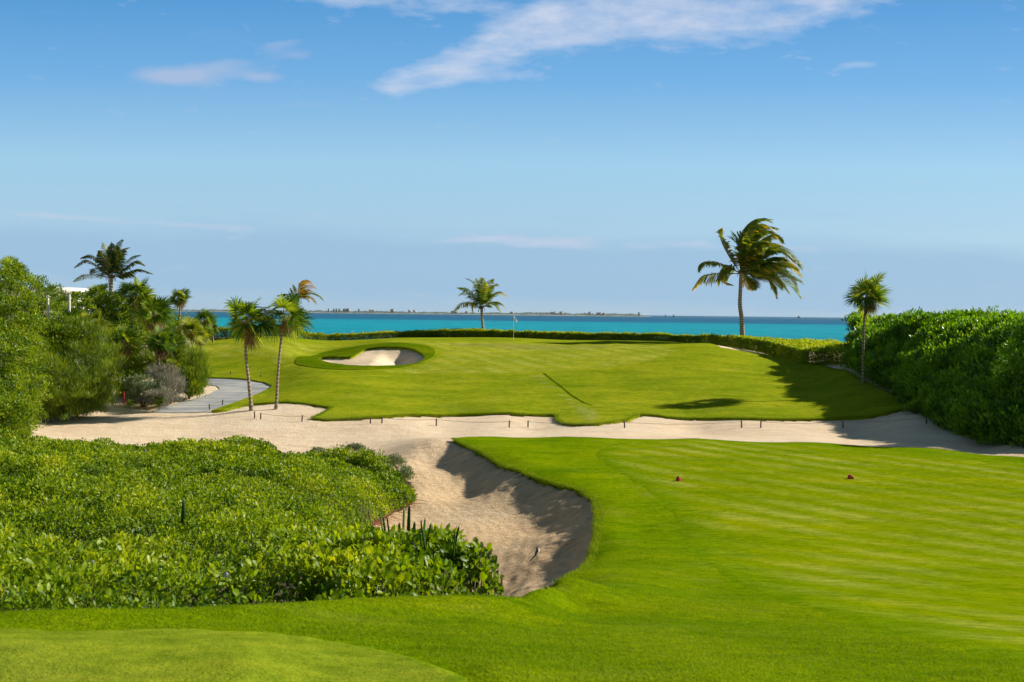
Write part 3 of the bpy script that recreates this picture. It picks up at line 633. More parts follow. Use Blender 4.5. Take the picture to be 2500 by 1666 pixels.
m = MB(); k = R0.choice(len(sx), 1500, replace=False)
for i in k:
    a = Vector((sx[i], sy[i], g1(sx[i], sy[i])-.05)); b = Vector((sx[i]+random.uniform(-.1,.1), sy[i]+random.uniform(-.1,.1), st[i]-.05)); m.tube([a, a.lerp(b, .6)], [.009, .005], 4, cap=False)
m.build('stems', MAT['wood'], t1)['kind'] = 'stuff'
t2, sx2, sy2, st2 = mass(NEARP, 'large_leaf_shrub', 'clump of larger rounded bright leaves at the shrub bed end nearest the tee bunker', 'scaev', 1900, .086, None, amp=.30, split=99, edge=.22, cat='shrub', kind=None)
del t2['kind']
m = MB(); k = R0.choice(len(sx2), 500, replace=False)
for i in k:
    a = Vector((sx2[i], sy2[i], g1(sx2[i], sy2[i])-.05)); b = Vector((sx2[i]+random.uniform(-.1,.1), sy2[i]+random.uniform(-.1,.1), st2[i]-.05)); m.tube([a, b], [.012, .006], 4, cap=False)
m.build('stems', MAT['wood'], t2)['kind'] = 'stuff'
# sword-leaf plants standing up out of the shrubs (hand placed groups)
def sword(px, py, d, blades, label):
    b = at(px, py, d); b.z = b.z-.28; t = thing('sword_leaf_plant', b, label, 'plant', 'sword-leaf plants among the shrubs'); m = MB()
    for (dx, dz, w) in blades:
        a = random.uniform(0, 2*PI); s = np.array([math.cos(a), math.sin(a)*.6, 0])*w*.5
        p0 = np.array(b)+np.array([random.uniform(-.05,.05), random.uniform(-.05,.05), 0]); p2 = p0+np.array([dx, random.uniform(-.08,.08), dz+.35]); p1 = p0*.5+p2*.5+np.array([-dx*.12,0,.02])
        V = [p0-s*.7, p0+s*.7, p1-s, p1+s, p2*.85+p1*.15-s*.7, p2*.85+p1*.15+s*.7, p2]
        c = np.cross(s, [0,0,1]); c = c/(np.linalg.norm(c)+1e-9)*.006
        V = V+[v+c for v in V]
        m.add(V, [[0,1,3],[0,3,2],[2,3,5],[2,5,4],[4,5,6],[7,10,8],[7,9,10],[9,12,10],[9,11,12],[11,13,12],[0,2,9],[0,9,7],[1,8,10],[1,10,3],[2,4,11],[2,11,9],[3,10,12],[3,12,5],[4,6,13],[4,13,11],[5,12,13],[5,13,6]], random.random())
    m.build('leaves', MAT['sword'], t)
sword(915,1300,11.6,[(-.08,.2,.03),(-.09,.16,.02)],'thin dark sword leaf leaning left, furthest left by the sand')
sword(942,1297,11.5,[(-.06,.16,.05),(-.04,.12,.04)],'pair of dark sword leaves leaning left at the edge of the sand')
sword(965,1300,11.4,[(-.04,.13,.025),(.0,.05,.04)],'short thin sword leaves right of the leaning pair')
sword(992,1296,11.3,[(.015,.21,.05),(.005,.22,.045),(.03,.15,.03)],'tallest dark sword-leaf plant standing straight up')
sword(1012,1305,11.0,[(.0,.09,.04),(.03,.07,.03)],'short sword leaves right of the tallest one')
sword(1040,1300,11.0,[(.02,.09,.05),(.06,.06,.04),(-.02,.07,.03)],'broad low fan of sword leaves in the middle')
sword(1036,1328,10.6,[(-.05,.12,.035),(-.02,.06,.03)],'sword leaf in front leaning left over the round leaves')
sword(1100,1325,10.5,[(.10,.13,.04),(.07,.10,.04),(.02,.09,.03)],'sword leaves leaning right near the clump end')
sword(452,1258,14.5,[(-.01,.17,.06),(.015,.12,.05)],'lone dark sword-leaf plant in the middle of the shrub bed')
# white dead leaves caught on the shrubs
for i, (px, py, d, L) in enumerate([(222,1357,9.6,.07),(546,1392,8.8,.09),(650,1345,10.6,.05),(337,1272,13,.06),(232,1105,30,.11),(353,1108,30,.13),(170,1356,9.8,.05),(448,1305,11.8,.045)]):
    b = at(px, py, d); b = Vector((b.x, b.y, float(canopy(np.array([b.x]), np.array([b.y]))[0])+.07)); m = MB()
    put(m, LEAF8, np.array([tuple(b), tuple(b+Vector((0,0,.004)))]), np.array([[.3,-.5,.6],[.5,-.4,.3]]), np.array([[0,-1,.4],[.2,-1,.6]]), L, L*.6, .5)
    o = m.build('bleached_leaf', MAT['white']); tag(o, 'bleached white leaf lying on the shrubs, '+['second from the left in front','largest, above the dark hollow','small one right of the largest','in the middle of the bed','far left one near the sand','far one right of its neighbour','next to the left front one','small one in the bed centre'][i], 'leaf', 'white leaves on the shrubs')
# silver bushes at the tip of the bed
bush('silver_shrub', 'pale silvery green shrub at the right tip of the low shrub bed', 'shrub', [(985,1165,33,22,26),(960,1130,34.5,28,14)], 'silver', .09, 130, 22, .14, Wr=.3)
bush('grey_shrub', 'dead grey twiggy shrub at the right tip of the bed below the silvery one', 'shrub', [(985,1195,31,18,14)], 'twig', .12, 50, 16, .12, Wr=.12)
bush('blue_green_shrub', 'small blue-green shrub on the far edge of the bed, left of the green mound', 'shrub', [(775,1108,37,18,12)], 'silver', .09, 60, 18, .13, Wr=.3)
bush('mint_shrub', 'small mint green shrub cresting the mound at the far edge of the bed', 'shrub', [(868,1098,37,22,9)], 'silver', .09, 60, 16, .12, Wr=.3)
bush('green_mound_shrub', 'dark green rounded shrub mound at the far right of the bed', 'shrub', [(840,1118,34,50,22),(900,1132,33,45,24),(930,1160,32,35,22)], 'scaev', .085, 220, 22, .18)
m = MB()
for i in range(60):
    k = random.random(); a = drop(*( (870+150*k, 1292-72*k+random.uniform(-4,4)) ), off=0); l = .3+random.random()*.5; an = random.uniform(-.5,.3)
    p = [Vector((a[0]-.25+l*q*math.cos(an), a[1]+l*q*math.sin(an), g1(a[0]-.25+l*q*math.cos(an), a[1]+l*q*math.sin(an))+.0+.03*math.sin(q*3))) for q in (0,.5,1)]; m.tube(p, [.008,.008,.004], 4)
o = m.build('red_runners', MAT['runner']); tag(o, 'thin reddish creeping runners spreading from the shrub edge onto the sand', 'creeper', kind='stuff')
# --- left bank of trees and bushes
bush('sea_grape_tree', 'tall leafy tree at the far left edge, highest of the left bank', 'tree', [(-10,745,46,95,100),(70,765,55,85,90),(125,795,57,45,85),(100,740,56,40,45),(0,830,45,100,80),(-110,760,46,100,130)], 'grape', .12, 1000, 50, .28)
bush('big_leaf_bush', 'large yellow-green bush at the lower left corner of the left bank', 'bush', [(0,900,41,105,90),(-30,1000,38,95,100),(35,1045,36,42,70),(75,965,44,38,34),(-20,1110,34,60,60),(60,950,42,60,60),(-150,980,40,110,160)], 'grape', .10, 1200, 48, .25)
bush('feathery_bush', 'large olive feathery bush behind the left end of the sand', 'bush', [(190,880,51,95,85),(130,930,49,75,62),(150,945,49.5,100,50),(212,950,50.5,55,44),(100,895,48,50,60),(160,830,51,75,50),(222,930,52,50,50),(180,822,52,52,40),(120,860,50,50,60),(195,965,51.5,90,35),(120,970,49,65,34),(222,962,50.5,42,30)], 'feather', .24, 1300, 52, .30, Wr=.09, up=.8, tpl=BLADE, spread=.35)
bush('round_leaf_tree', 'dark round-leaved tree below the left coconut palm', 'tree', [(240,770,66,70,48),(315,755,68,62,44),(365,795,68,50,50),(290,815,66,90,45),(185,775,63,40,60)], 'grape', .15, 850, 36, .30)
bush('under_palm_bush', 'feathery green bush behind the double-trunk fan palm', 'bush', [(320,885,61,55,34),(405,885,61,50,30),(255,875,61,45,36)], 'bright', .22, 320, 45, .25, Wr=.1, up=.8, tpl=BLADE, spread=.35)
bush('dark_round_bush', 'small dark green leafy bush under the fan palms, above the red stake', 'bush', [(335,905,57,44,28),(305,935,56,30,30)], 'grape', .11, 200, 34, .2)
bush('silver_green_bush', 'silvery green bush in front of the dark bush, right of the red stake', 'bush', [(345,945,54,36,24),(380,955,54,34,22),(320,940,54,20,16)], 'silver', .12, 160, 24, .2, Wr=.3)
bush('grey_twig_bush', 'bare purplish grey twiggy bush left of the cart path', 'bush', [(408,920,55,32,24),(430,942,54,24,22),(378,915,56,22,18),(392,965,53,34,12)], 'twig', .22, 170, 34, .2, Wr=.05, tpl=BLADE, mt2=('silver', .85, 'leaf_tufts'))
bush('bright_feathery_bush', 'bright green feathery bush at the bend of the cart path', 'bush', [(462,915,57,42,42),(462,945,56.5,36,24),(480,885,58,26,28),(440,890,58,40,34)], 'bright', .26, 330, 50, .24, Wr=.09, up=.8, tpl=BLADE, spread=.35)
bush('low_bank_bush', 'dark low bush at the back of the left bank behind the fan palms', 'bush', [(430,800,72,55,28),(380,830,70,50,26),(480,815,78,40,18)], 'grape', .16, 260, 26, .3)
bush('back_bank_bush', 'mixed green bush below the two white posts', 'bush', [(135,812,50,55,40),(180,820,50.5,40,40),(130,860,50,60,50),(80,830,49,40,50)], 'grape', .13, 240, 30, .25)
# --- palms
def fan_palm(label, path, d, R, n=20, kind='fan', tr=.085, cz=0.0, name='thatch_palm', group='thatch palms', wind=.15, skirt=3, trunks=None, dd=None, spread=(-.95,1.25), droop=.16):
    pts = [at(x, y, d+(dd[i] if dd else 0)) for i, (x, y) in enumerate(path)]
    base = pts[0].copy(); gz = g1(base.x, base.y); base.z = gz-.1; pts[0] = base if abs(pts[0].z-gz) < 1.2 else pts[0]
    if pts[0] is not base: pts = [base]+pts
    t = thing(name, (base.x, base.y, gz), label, 'palm tree', group)
    # smooth trunk
    pp = np.array([tuple(p) for p in pts]); s = np.linspace(0, 1, len(pp)); q = np.linspace(0, 1, 28); tp = np.stack([np.interp(q, s, pp[:,i]) for i in range(3)], 1)
    for _ in range(4): tp[1:-1] = (tp[:-2]+tp[1:-1]*2+tp[2:])/4
    rad = tr*(1+.5*np.exp(-q*14)-.25*q)*(1+.05*((np.arange(28) % 2)*2-1)+.04*R0.normal(size=28)); rad[-4:] *= np.array([1.2,1.5,1.8,1.6])
    m = MB(); m.tube(tp, rad, 9)
    if trunks:
        for off in trunks: m.tube(tp+np.array([off,.2,0])*(1-q)[:,None], rad, 9)
    m.build('trunk', MAT['bark'], t)
    top = tp[-1]; m = MB(); md = MB(); ga = 2.39996
    for i in range(n+skirt):
        dead = i >= n; u = (i+.5)/n
        el = spread[1]+(spread[0]-spread[1])*u if not dead else -1.1
        az = i*ga+random.uniform(-.3,.3); el += random.uniform(-.12,.12)
        D = np.array([math.cos(el)*math.cos(az)+wind, math.cos(el)*math.sin(az), math.sin(el)]); D /= np.linalg.norm(D)
        pl = R*(.10+.48*random.random()); hub = top+D*pl+np.array([0,0,-.06*R*math.cos(el)])
        (md if dead else m).tube([top, top*.5+hub*.5+np.array([0,0,.03*R]), hub], [.014,.012,.009], 4, a=.5)
        up = np.array([0,0,1.]) if abs(D[2]) < .9 else np.array([math.cos(az),math.sin(az),0])*-1
        S = np.cross(D, up); S /= np.linalg.norm(S); N = np.cross(S, D); rl = random.uniform(-1.1, 1.1)*(0 if dead else 1); S, N = S*math.cos(rl)+N*math.sin(rl), N*math.cos(rl)-S*math.sin(rl)
        if dead: D = D*.4+np.array([0,0,-1]); D /= np.linalg.norm(D)
        nl = 24; an = np.linspace(-2.0, 2.0, nl)+R0.normal(size=nl)*.03; fr = R*(.58+.16*random.random())*(.8 if dead else 1)
        dirs = np.cos(an)[:,None]*D+np.sin(an)[:,None]*S*(.5 if dead else 1)+N*(.18*np.abs(np.sin(an)))[:,None]; dirs = nrm(dirs)
        ln = fr*(.78+.22*np.cos(an/2))*(.9+.2*R0.random(nl)); w = fr*.075
        side = nrm(np.cross(dirs, N)); mid = hub+dirs*(ln*.55)[:,None]; dr = np.array([wind*.3,0,-1.])
        tip = hub+dirs*(ln*.97)[:,None]+dr*(ln*droop*(.5+.8*R0.random(nl)))[:,None]
        V = np.stack([hub+dirs*.02-side*w*.25, hub+dirs*.02+side*w*.25, mid+side*w*.55, mid-side*w*.55, tip], 1).reshape(-1, 3)
        b = np.arange(nl)[:,None]*5; T = np.concatenate([b+np.array([0,1,2]), b+np.array([0,2,3]), b+np.array([3,2,4])])
        (md if dead else m).add(V, T, np.repeat(np.clip(.5+.22*R0.normal(size=nl)+random.uniform(-.45,.35), 0, 1), 5))
    m.build('crown', MAT[kind], t)
    if skirt: md.build('dead_fronds', MAT['dead'], t)
    return t
fan_palm('left thatch palm of the pair on the sand, trunk bending right towards its foot', [(614,1002),(607,930),(600,870),(599,820),(601,779)], 52.6, 1.62, 13, wind=.32, tr=.085, droop=.25)
fan_palm('right thatch palm of the pair on the sand, trunk leaning right', [(674,998),(678,920),(683,860),(690,800),(693,772)], 52.8, 1.5, 12, wind=.22, tr=.075, droop=.25)
fan_palm('slender thatch palm standing alone in front of the big hedge on the right', [(2107,966),(2107,900),(2108,830),(2110,770),(2117,718)], 59, 1.5, 15, wind=.4, tr=.075, droop=.12)
LP = [('dark fan palm right below the left coconut palm', [(335,800),(333,722)], 66, 1.35, 'fan', {}),
 ('fan palm with drooping fronds at the top right of the left bank', [(380,830),(376,760)], 62, 1.45, 'fan', {}),
 ('fan palm left below the coconut palm, behind the white roof line', [(235,800),(238,718)], 67, 1.1, 'fan', {}),
 ('fan palm with two crossing trunks in the middle of the left bank', [(302,890),(302,832)], 57, 1.25, 'fan', dict(trunks=[.35], tr=.10)),
 ('dark-headed fan palm right of the two-trunk palm', [(386,892),(390,835)], 57, 1.1, 'fan', dict(tr=.1)),
 ('dense green fan palm leaning over the grey bush', [(424,905),(424,845)], 58, 1.1, 'fan', {}),
 ('distant fan palm whose round head stands against the sky and sea', [(438,795),(440,728)], 76, .95, 'fan', dict(tr=.09, skirt=2, droop=.15)),
 ('yellowish fan palm with a pale leaning trunk by the edge of the grass', [(452,875),(462,835),(463,808)], 67, 1.15, 'fany', {}),
 ('dark fan palm behind the yellowish one, before the sea', [(497,825),(499,778)], 80, 1.0, 'fan', dict(tr=.08)),
 ('small yellow fan palm with a thin dark trunk on the grass edge', [(489,872),(491,820)], 68, .85, 'fany', dict(tr=.05)),
 ('young fan palm low in the left bank, below the right white post', [(175,815),(173,790)], 53, 1.05, 'fan', dict(skirt=0)),
 ('young bright fan palm between the feathery bush and the two-trunk palm', [(228,825),(228,798)], 54, 1.05, 'fany', dict(skirt=0)),
 ('tiny yellow spiky palm above the grey twiggy bush', [(420,905),(421,889)], 55.5, .45, 'fany', dict(skirt=0, n=14, tr=.04)),
 ('brownish drooping fan palm at the far end of the hedge', [(520,822),(519,795)], 82, .8, 'fan', dict(skirt=8, n=14)),
 ('tiny bright palmetto at the foot of the silvery bush', [(388,982),(389,974)], 53, .5, 'fan', dict(skirt=0, n=16, tr=.03)),
 ('tiny palmetto seedling on the dry grass right of the red stake', [(318,992),(318,985)], 53, .35, 'fan', dict(skirt=0, n=9, tr=.02)),
 ('fan palm whose tips just show above the tree at the top left corner', [(28,760),(28,655)], 62, .95, 'fan', dict(skirt=0))]
for lab, path, d, R, kd, kw in LP: fan_palm(lab, path, d, R, kw.pop('n', 18), kd, **kw)
def coconut(label, base, path, d, conv, fronds, kind, tr, leaf, wind, wv, yk=.3, sag=.35, nl=46, wdt=.042):
    b = at(*base, d); gz = g1(b.x, b.y); pts = [Vector((b.x, b.y, gz-.1))]+[at(x, y, d) for x, y in path]
    t = thing('coconut_palm', (b.x, b.y, gz), label, 'palm tree', 'coconut palms')
    pp = np.array([tuple(p) for p in pts]); s = np.linspace(0, 1, len(pp)); q = np.linspace(0, 1, 34); tp = np.stack([np.interp(q, s, pp[:,i]) for i in range(3)], 1)
    for _ in range(4): tp[1:-1] = (tp[:-2]+tp[1:-1]*2+tp[2:])/4
    m = MB(); m.tube(tp, tr*(1+.6*np.exp(-q*12)-.3*q)*(1+.05*((np.arange(34) % 2)*2-1)), 10); m.build('trunk', MAT['barkc'], t)
    top = tp[-1]; m = MB()
    for k in range(5):
        a = k*1.3; m.tube([top+[0,0,-.1], top+[math.cos(a)*.2, math.sin(a)*.2, .25], top+[math.cos(a)*.35, math.sin(a)*.35, -.15-.3*random.random()]], [.07,.06,.015], 5)
    m.build('leaf_sheaths', MAT['dead'], t)
    for fi, fr in enumerate(fronds):
        kd = fr[0] if isinstance(fr[0], str) else kind; pl = fr[1:] if isinstance(fr[0], str) else fr
        px = [conv(*p) for p in pl]; yo = random.uniform(-1, 1); n = len(px)
        c = [top]+[np.array(tuple(at(x, y, d+yo*yk*d*.06*(i+1)/n))) for i, (x, y) in enumerate(px)]
        c = np.array(c); s = np.concatenate([[0], np.cumsum(np.linalg.norm(np.diff(c, axis=0), axis=1))]); Lf = s[-1]; s /= s[-1]; q = np.linspace(0, 1, 24)
        cc = np.stack([np.interp(q, s, c[:,i]) for i in range(3)], 1)
        for _ in range(6): cc[1:-1] = (cc[:-2]+cc[1:-1]*2+cc[2:])/4
        m = MB(); m.tube(cc, np.linspace(.035, .008, 24)*(Lf/3)**.5, 5, a=.75)
        u = np.linspace(.12, 1, nl)**.9; P0 = np.stack([np.interp(u, q, cc[:,i]) for i in range(3)], 1); tg = nrm(np.stack([np.interp(u, q, np.gradient(cc[:,i])) for i in range(3)], 1))
        side = nrm(np.cross(tg, [0,0,1.])+np.array([0,.15,0])); roll = random.uniform(-.4,.4)
        for sg in (-1, 1):
            L = leaf*min(1, .25+Lf/3.2)*np.sin(np.clip(u*1.02, 0, 1)**.7*PI*.86+.25)*(.85+.3*R0.random(nl))
            D = nrm(side*sg*.75+tg*.6+np.array([0,0,roll*sg-.15])+np.array(wv)*wind+R0.normal(size=(nl,3))*.09)
            E = nrm(D+np.array([0,0,-1.])*sag*1.6+np.array(wv)*wind*.6)
            A_ = P0; B_ = A_+D*(L*.45)[:,None]; C_ = B_+nrm(D+E)*(L*.3)[:,None]; E_ = C_+E*(L*.3)[:,None]
            wd = nrm(np.cross(D, tg)*.35+tg)*(wdt*(leaf/.8)); 
            V = np.stack([A_-wd*.5, A_+wd*.5, B_+wd, B_-wd, C_+wd*.8, C_-wd*.8, E_], 1).reshape(-1,3); b7 = np.arange(nl)[:,None]*7
            T = np.concatenate([b7+np.array(x) for x in ([0,1,2],[0,2,3],[3,2,4],[3,4,5],[5,4,6])])
            tone = np.clip(.35+.3*u+R0.normal(size=nl)*.12+random.uniform(-.25,.25), 0, 1); a = np.repeat(tone, 7).reshape(-1,7); a[:,6] += .16; a[:,4:6] += .06
            m.add(V, T, np.clip(a, 0, 1).ravel())
        m.build('frond', MAT[kd], t)
    return t
cA = lambda u, v: (1680+u*.2168, 500+v*.2168)
BIG = [((480,620),(400,480),(340,330),(365,275)), ((400,670),(200,630),(110,670),(115,750)), ((330,780),(150,790),(45,960)), ((430,700),(350,740),(350,860),(490,900)),
 ((560,500),(620,260),(770,140),(935,170)), ((565,520),(590,330),(700,180),(850,150),(940,200)), ((570,450),(680,250),(850,200),(970,300)), ((600,450),(700,250),(860,230),(1000,280)), ((620,450),(760,310),(900,290),(1060,390)),
 ((700,520),(870,350),(1000,330),(1060,430)), ((700,560),(850,430),(1000,440),(1120,560)), ((740,600),(900,480),(1050,490),(1180,640)), ((780,570),(950,450),(1130,520),(1300,720)), ((800,650),(1000,580),(1150,680),(1280,820)),
 ((800,720),(1000,720),(1150,800),(1290,890)), ((800,760),(1000,790),(1150,900),(1270,1060)), ((760,790),(900,830),(985,1020)), ((780,760),(950,800),(1060,930)), ((650,790),(700,860),(740,960)), ((760,740),(950,700),(1120,760),(1230,960)), ((740,700),(900,760),(1040,860),(1130,1000)), ((700,740),(880,680),(1080,640),(1240,740)),
 ('cocoy',(620,600),(640,450),(720,390),(800,460)), ('cocoy',(620,620),(640,580),(700,560),(760,620)), ((680,660),(780,680),(860,780)), ('cocoy',(630,800),(640,870),(690,960)), ((640,640),(660,520),(760,470),(840,560)), ((760,700),(900,640),(1050,700),(1120,800)), ((640,560),(760,440),(880,400),(960,480))]
BIG = BIG+[tuple(p if isinstance(p, str) else (p[0]+random.uniform(-28,28), p[1]+random.uniform(-28,28)) for p in f) for f in BIG[4:] if random.random() < .75]
coconut('tall wind-blown coconut palm by the sea hedge, crown streaming right', (1814,826), [(1811,780),(1806,745),(1808,700),(1809,668)], 86, cA, BIG, 'coco', .20, 1.25, .45, (1,0,0), yk=.45, sag=.3, nl=64)
cB = lambda u, v: (680+u/3.36, 640+v/3.36)
MIDF = [((1550,335),(1490,345),(1440,400)), ((1590,270),(1530,210),(1468,210)), ((1600,290),(1520,240),(1475,275)), ((1620,230),(1590,150),(1540,135)), ((1650,220),(1655,130)), ((1660,230),(1680,135)), ((1700,230),(1730,150),(1760,138)), ((1700,270),(1760,180),(1805,190)), ((1730,280),(1800,235),(1880,285)), ((1740,330),(1810,325),(1855,375)), ((1720,330),(1780,345),(1825,410)), ((1600,330),(1585,360),(1590,415)), ((1640,250),(1620,140)), ((1600,340),(1560,320),(1510,370)), ((1700,250),(1690,160))]
coconut('small coconut palm by the sea, left of the flag, with drooping yellow lower fronds', (1182,815), [(1178,790),(1176,770),(1175,755)], 93, cB, [('coco',)+f for f in MIDF], 'coco', .15, .85, .2, (1,0,0), yk=.3, sag=.4, nl=40, wdt=.034)
cC = lambda u, v: (u*.3188, 560+v*.3188)
LEF = [((780,300),(660,225),(572,290)), ((790,270),(700,195),(620,220)), ((760,350),(650,350),(565,400)), ((830,220),(792,108)), ((800,260),(762,165)), ((850,260),(870,150),(935,80)), ((880,270),(930,150),(985,140)), ((930,290),(1010,205),(1075,200)), ((940,310),(1040,235),(1105,275)), ((950,340),(1060,300),(1165,340)), ((850,240),(860,110)), ((840,240),(830,150)), ((920,350),(1000,330),(1060,390)), ((790,330),(720,290),(690,340)), ((890,240),(900,130))]
coconut('dark coconut palm rising above the left bank of trees', (272,810), [(270,740),(271,690),(272,680)], 72, cC, LEF, 'cocob', .18, .72, .10, (1,0,0), yk=.45, sag=.35, nl=54, wdt=.036)
cD = lambda u, v: (400+u*.268, 640+v*.268)
YEL = [((1190,280),(1172,200)), ((1150,300),(1100,288),(1035,305)), ((1230,230),(1260,170),(1330,180),(1385,250)), ((1230,240),(1240,175),(1300,165),(1350,190)), ((1250,250),(1320,210),(1390,240)), ((1270,290),(1330,275),(1400,300),(1450,350)), ((1260,310),(1320,310),(1385,385)), ((1240,290),(1300,250),(1380,280)), ((1240,300),(1250,250),(1300,260)), ((1190,320),(1160,290),(1150,240)), ((1260,320),(1300,330),(1320,370))]
coconut('small golden-yellow coconut palm behind the right thatch palm of the pair', (722,815), [(723,780),(726,750),(727,727)], 88, cD, [('cocoy' if i > 1 and i != 5 else 'coco',)+f for i, f in enumerate(YEL)], 'cocoy', .15, .7, .6, (1,0,0), yk=.3, sag=.35, nl=34)
# --- hedges
def hedge(name, label, pts, width, height, dn, L, mt, kind='hedge'):
    p = np.array([tuple(Vector(W(*q)).xy) for q in pts]); f = []
    for i in range(len(p)-1):
        for k in np.linspace(0, 1, 12)[:-1]: f.append(np.r_[p[i]*(1-k)+p[i+1]*k, (width[i]*(1-k)+width[i+1]*k), (height[i]*(1-k)+height[i+1]*k)])
    f.append(np.r_[p[-1], width[-1], height[-1]]); f = np.array(f); seg = np.linalg.norm(np.diff(f[:,:2], axis=0), axis=1); cum = np.r_[0, np.cumsum(seg)]
    n = int(cum[-1]*dn*(np.mean(width)+2*np.mean(height))); s = R0.random(n)*cum[-1]
    x = np.interp(s, cum, f[:,0]); y = np.interp(s, cum, f[:,1]); w = np.interp(s, cum, f[:,2]); h = np.interp(s, cum, f[:,3])
    t = np.stack([np.interp(s, cum, np.gradient(f[:,0])), np.interp(s, cum, np.gradient(f[:,1]))], 1); t /= np.linalg.norm(t, axis=1)[:,None]; nn = np.stack([-t[:,1], t[:,0]], 1); nn *= np.sign(nn[:,1])[:,None]
    per = np.where(R0.random(n) < .45, R0.random(n)*h, h+R0.random(n)*(w+h)); bulge = .14*fbm(s*.9, s*0, 5, 4)
    off = np.where(per < h, 0, np.where(per < h+w, per-h, w)); z = np.where(per < h, per, np.where(per < h+w, h, 2*h+w-per))
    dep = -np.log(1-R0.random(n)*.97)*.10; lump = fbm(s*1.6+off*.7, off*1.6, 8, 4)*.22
    off = off+np.where(per < h, dep-bulge-lump*.7, np.where(per > h+w, -dep, 0)); z = z+np.where((per > h) & (per < h+w), lump-dep, 0)+bulge*(z > h*.6)
    off = off-.6
    x = x+nn[:,0]*off; y = y+nn[:,1]*off; gz = G(x, y); Pp = np.stack([x, y, gz+np.maximum(z, .03)], 1)
    outn = np.stack([-nn[:,0]*(per < h), -nn[:,1]*(per < h), ((per > h) & (per < h+w))*.8+.35], 1)
    D = outn*.7+rdir(n)*.7+[0,0,.3]; N = rdir(n)+[0,0,.7]
    ln = L*(.6+.8*R0.random(n)); k0 = f[len(f)//2]
    th = thing(name, (k0[0], k0[1], g1(k0[0], k0[1])), label, 'hedge'); m = MB()
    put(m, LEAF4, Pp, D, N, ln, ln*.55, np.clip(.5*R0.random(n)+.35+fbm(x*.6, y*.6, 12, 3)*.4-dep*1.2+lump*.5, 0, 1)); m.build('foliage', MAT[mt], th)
    m = MB()
    for k in R0.choice(n, 260, replace=False):
        a = Vector((x[k], y[k], gz[k]-.05)); m.tube([a, a+Vector((random.uniform(-.2,.2), random.uniform(-.1,.1), max(.2, z[k]-.05)))], [.02,.01], 4, cap=False)
    m.build('branches', MAT['wood'], th)['kind'] = 'stuff'; return th
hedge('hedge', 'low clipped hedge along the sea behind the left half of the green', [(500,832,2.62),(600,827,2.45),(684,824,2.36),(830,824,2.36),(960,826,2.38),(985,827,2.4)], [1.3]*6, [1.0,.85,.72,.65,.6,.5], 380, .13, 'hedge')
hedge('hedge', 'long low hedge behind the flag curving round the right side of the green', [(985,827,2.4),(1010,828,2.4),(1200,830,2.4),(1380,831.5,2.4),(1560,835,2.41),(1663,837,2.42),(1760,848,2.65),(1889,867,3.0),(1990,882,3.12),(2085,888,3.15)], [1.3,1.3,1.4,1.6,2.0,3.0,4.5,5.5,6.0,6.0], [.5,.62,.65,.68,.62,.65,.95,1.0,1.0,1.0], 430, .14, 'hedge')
def big_hedge():
    fr = np.array(w2([(2072,900,3.35),(2090,915,3.55),(2120,930,3.8),(2187,965,4.35),(2283,1026,4.93),(2378,1073,5.1),(2500,1090,5.0),(2750,1104,5.0),(3000,1118,5.0)]))
    poly = np.array(list(map(tuple, fr))+[(fr[-1][0]+6, fr[-1][1]+3), (40,62), (27,74), (fr[0][0]+.4, fr[0][1]+5.5)])
    x, y = sample(poly, 16); e = segdist(fr, x, y, False); gz = G(x, y)
    lump = fbm(x*.8, y*.8, 33, 4)*1.9; H = np.interp(y, [37,40,44,50,57,62,66,72], [5.7,6.1,7.2,7.75,8.0,8.15,7.9,7.5])-.13*np.clip(x-24.5,0,9)-gz
    s = np.clip((e+.3)/6.5, 0, 1); prof = .14+.86*(1-(1-s)**1.8); z = gz+H*prof**1.0+lump*.5*np.clip(e/1.5,0,1)
    # extra clumps on steep face
    cs = [np.stack([x, y, z], 1)]
    k = e < .8; 
    for j in range(3): kk = k & (R0.random(len(x)) < .8); cs.append(np.stack([x[kk]+R0.normal(size=kk.sum())*.15, y[kk]+R0.normal(size=kk.sum())*.15, gz[kk]+(z[kk]-gz[kk])*R0.random(kk.sum())], 1))
    k = e < 3.2
    for j in range(2): kk = k & (R0.random(len(x)) < .6); cs.append(np.stack([x[kk], y[kk], gz[kk]+(z[kk]-gz[kk])*R0.random(kk.sum())**1.3], 1))
    cs = np.concatenate(cs); cs = cs[cs[:,0] > .341*cs[:,1]]; n = len(cs); cs += R0.normal(size=(n,3))*np.array([.12,.12,.16])
    t = thing('large_hedge', (30,55,g1(30,55)), 'massive dark green rounded hedge of sea lettuce filling the right edge', 'hedge'); m = MB()
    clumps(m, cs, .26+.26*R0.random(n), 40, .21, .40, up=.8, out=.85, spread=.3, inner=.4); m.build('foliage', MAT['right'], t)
    limbs(t, Vector((30,55,g1(30,55))), [tuple(cs[i]) for i in R0.choice(n, 120, replace=False)], .08)['kind'] = 'stuff'
    print('big hedge clumps', n)
big_hedge()
bush('dark_foreground_tree', 'darker shaggy bush leaning in at the right edge in front of the big hedge', 'bush', [(2490,880,41.5,50,66),(2530,815,41.5,50,45),(2560,960,41.5,90,110)], 'right', .16, 420, 34, .3, Wr=.35)
bush('small_edge_bush', 'small low bush on the sand at the foot of the big hedge', 'bush', [(2237,1000,50,24,14),(2215,1003,50,12,9)], 'right', .12, 60, 26, .2, Wr=.4)
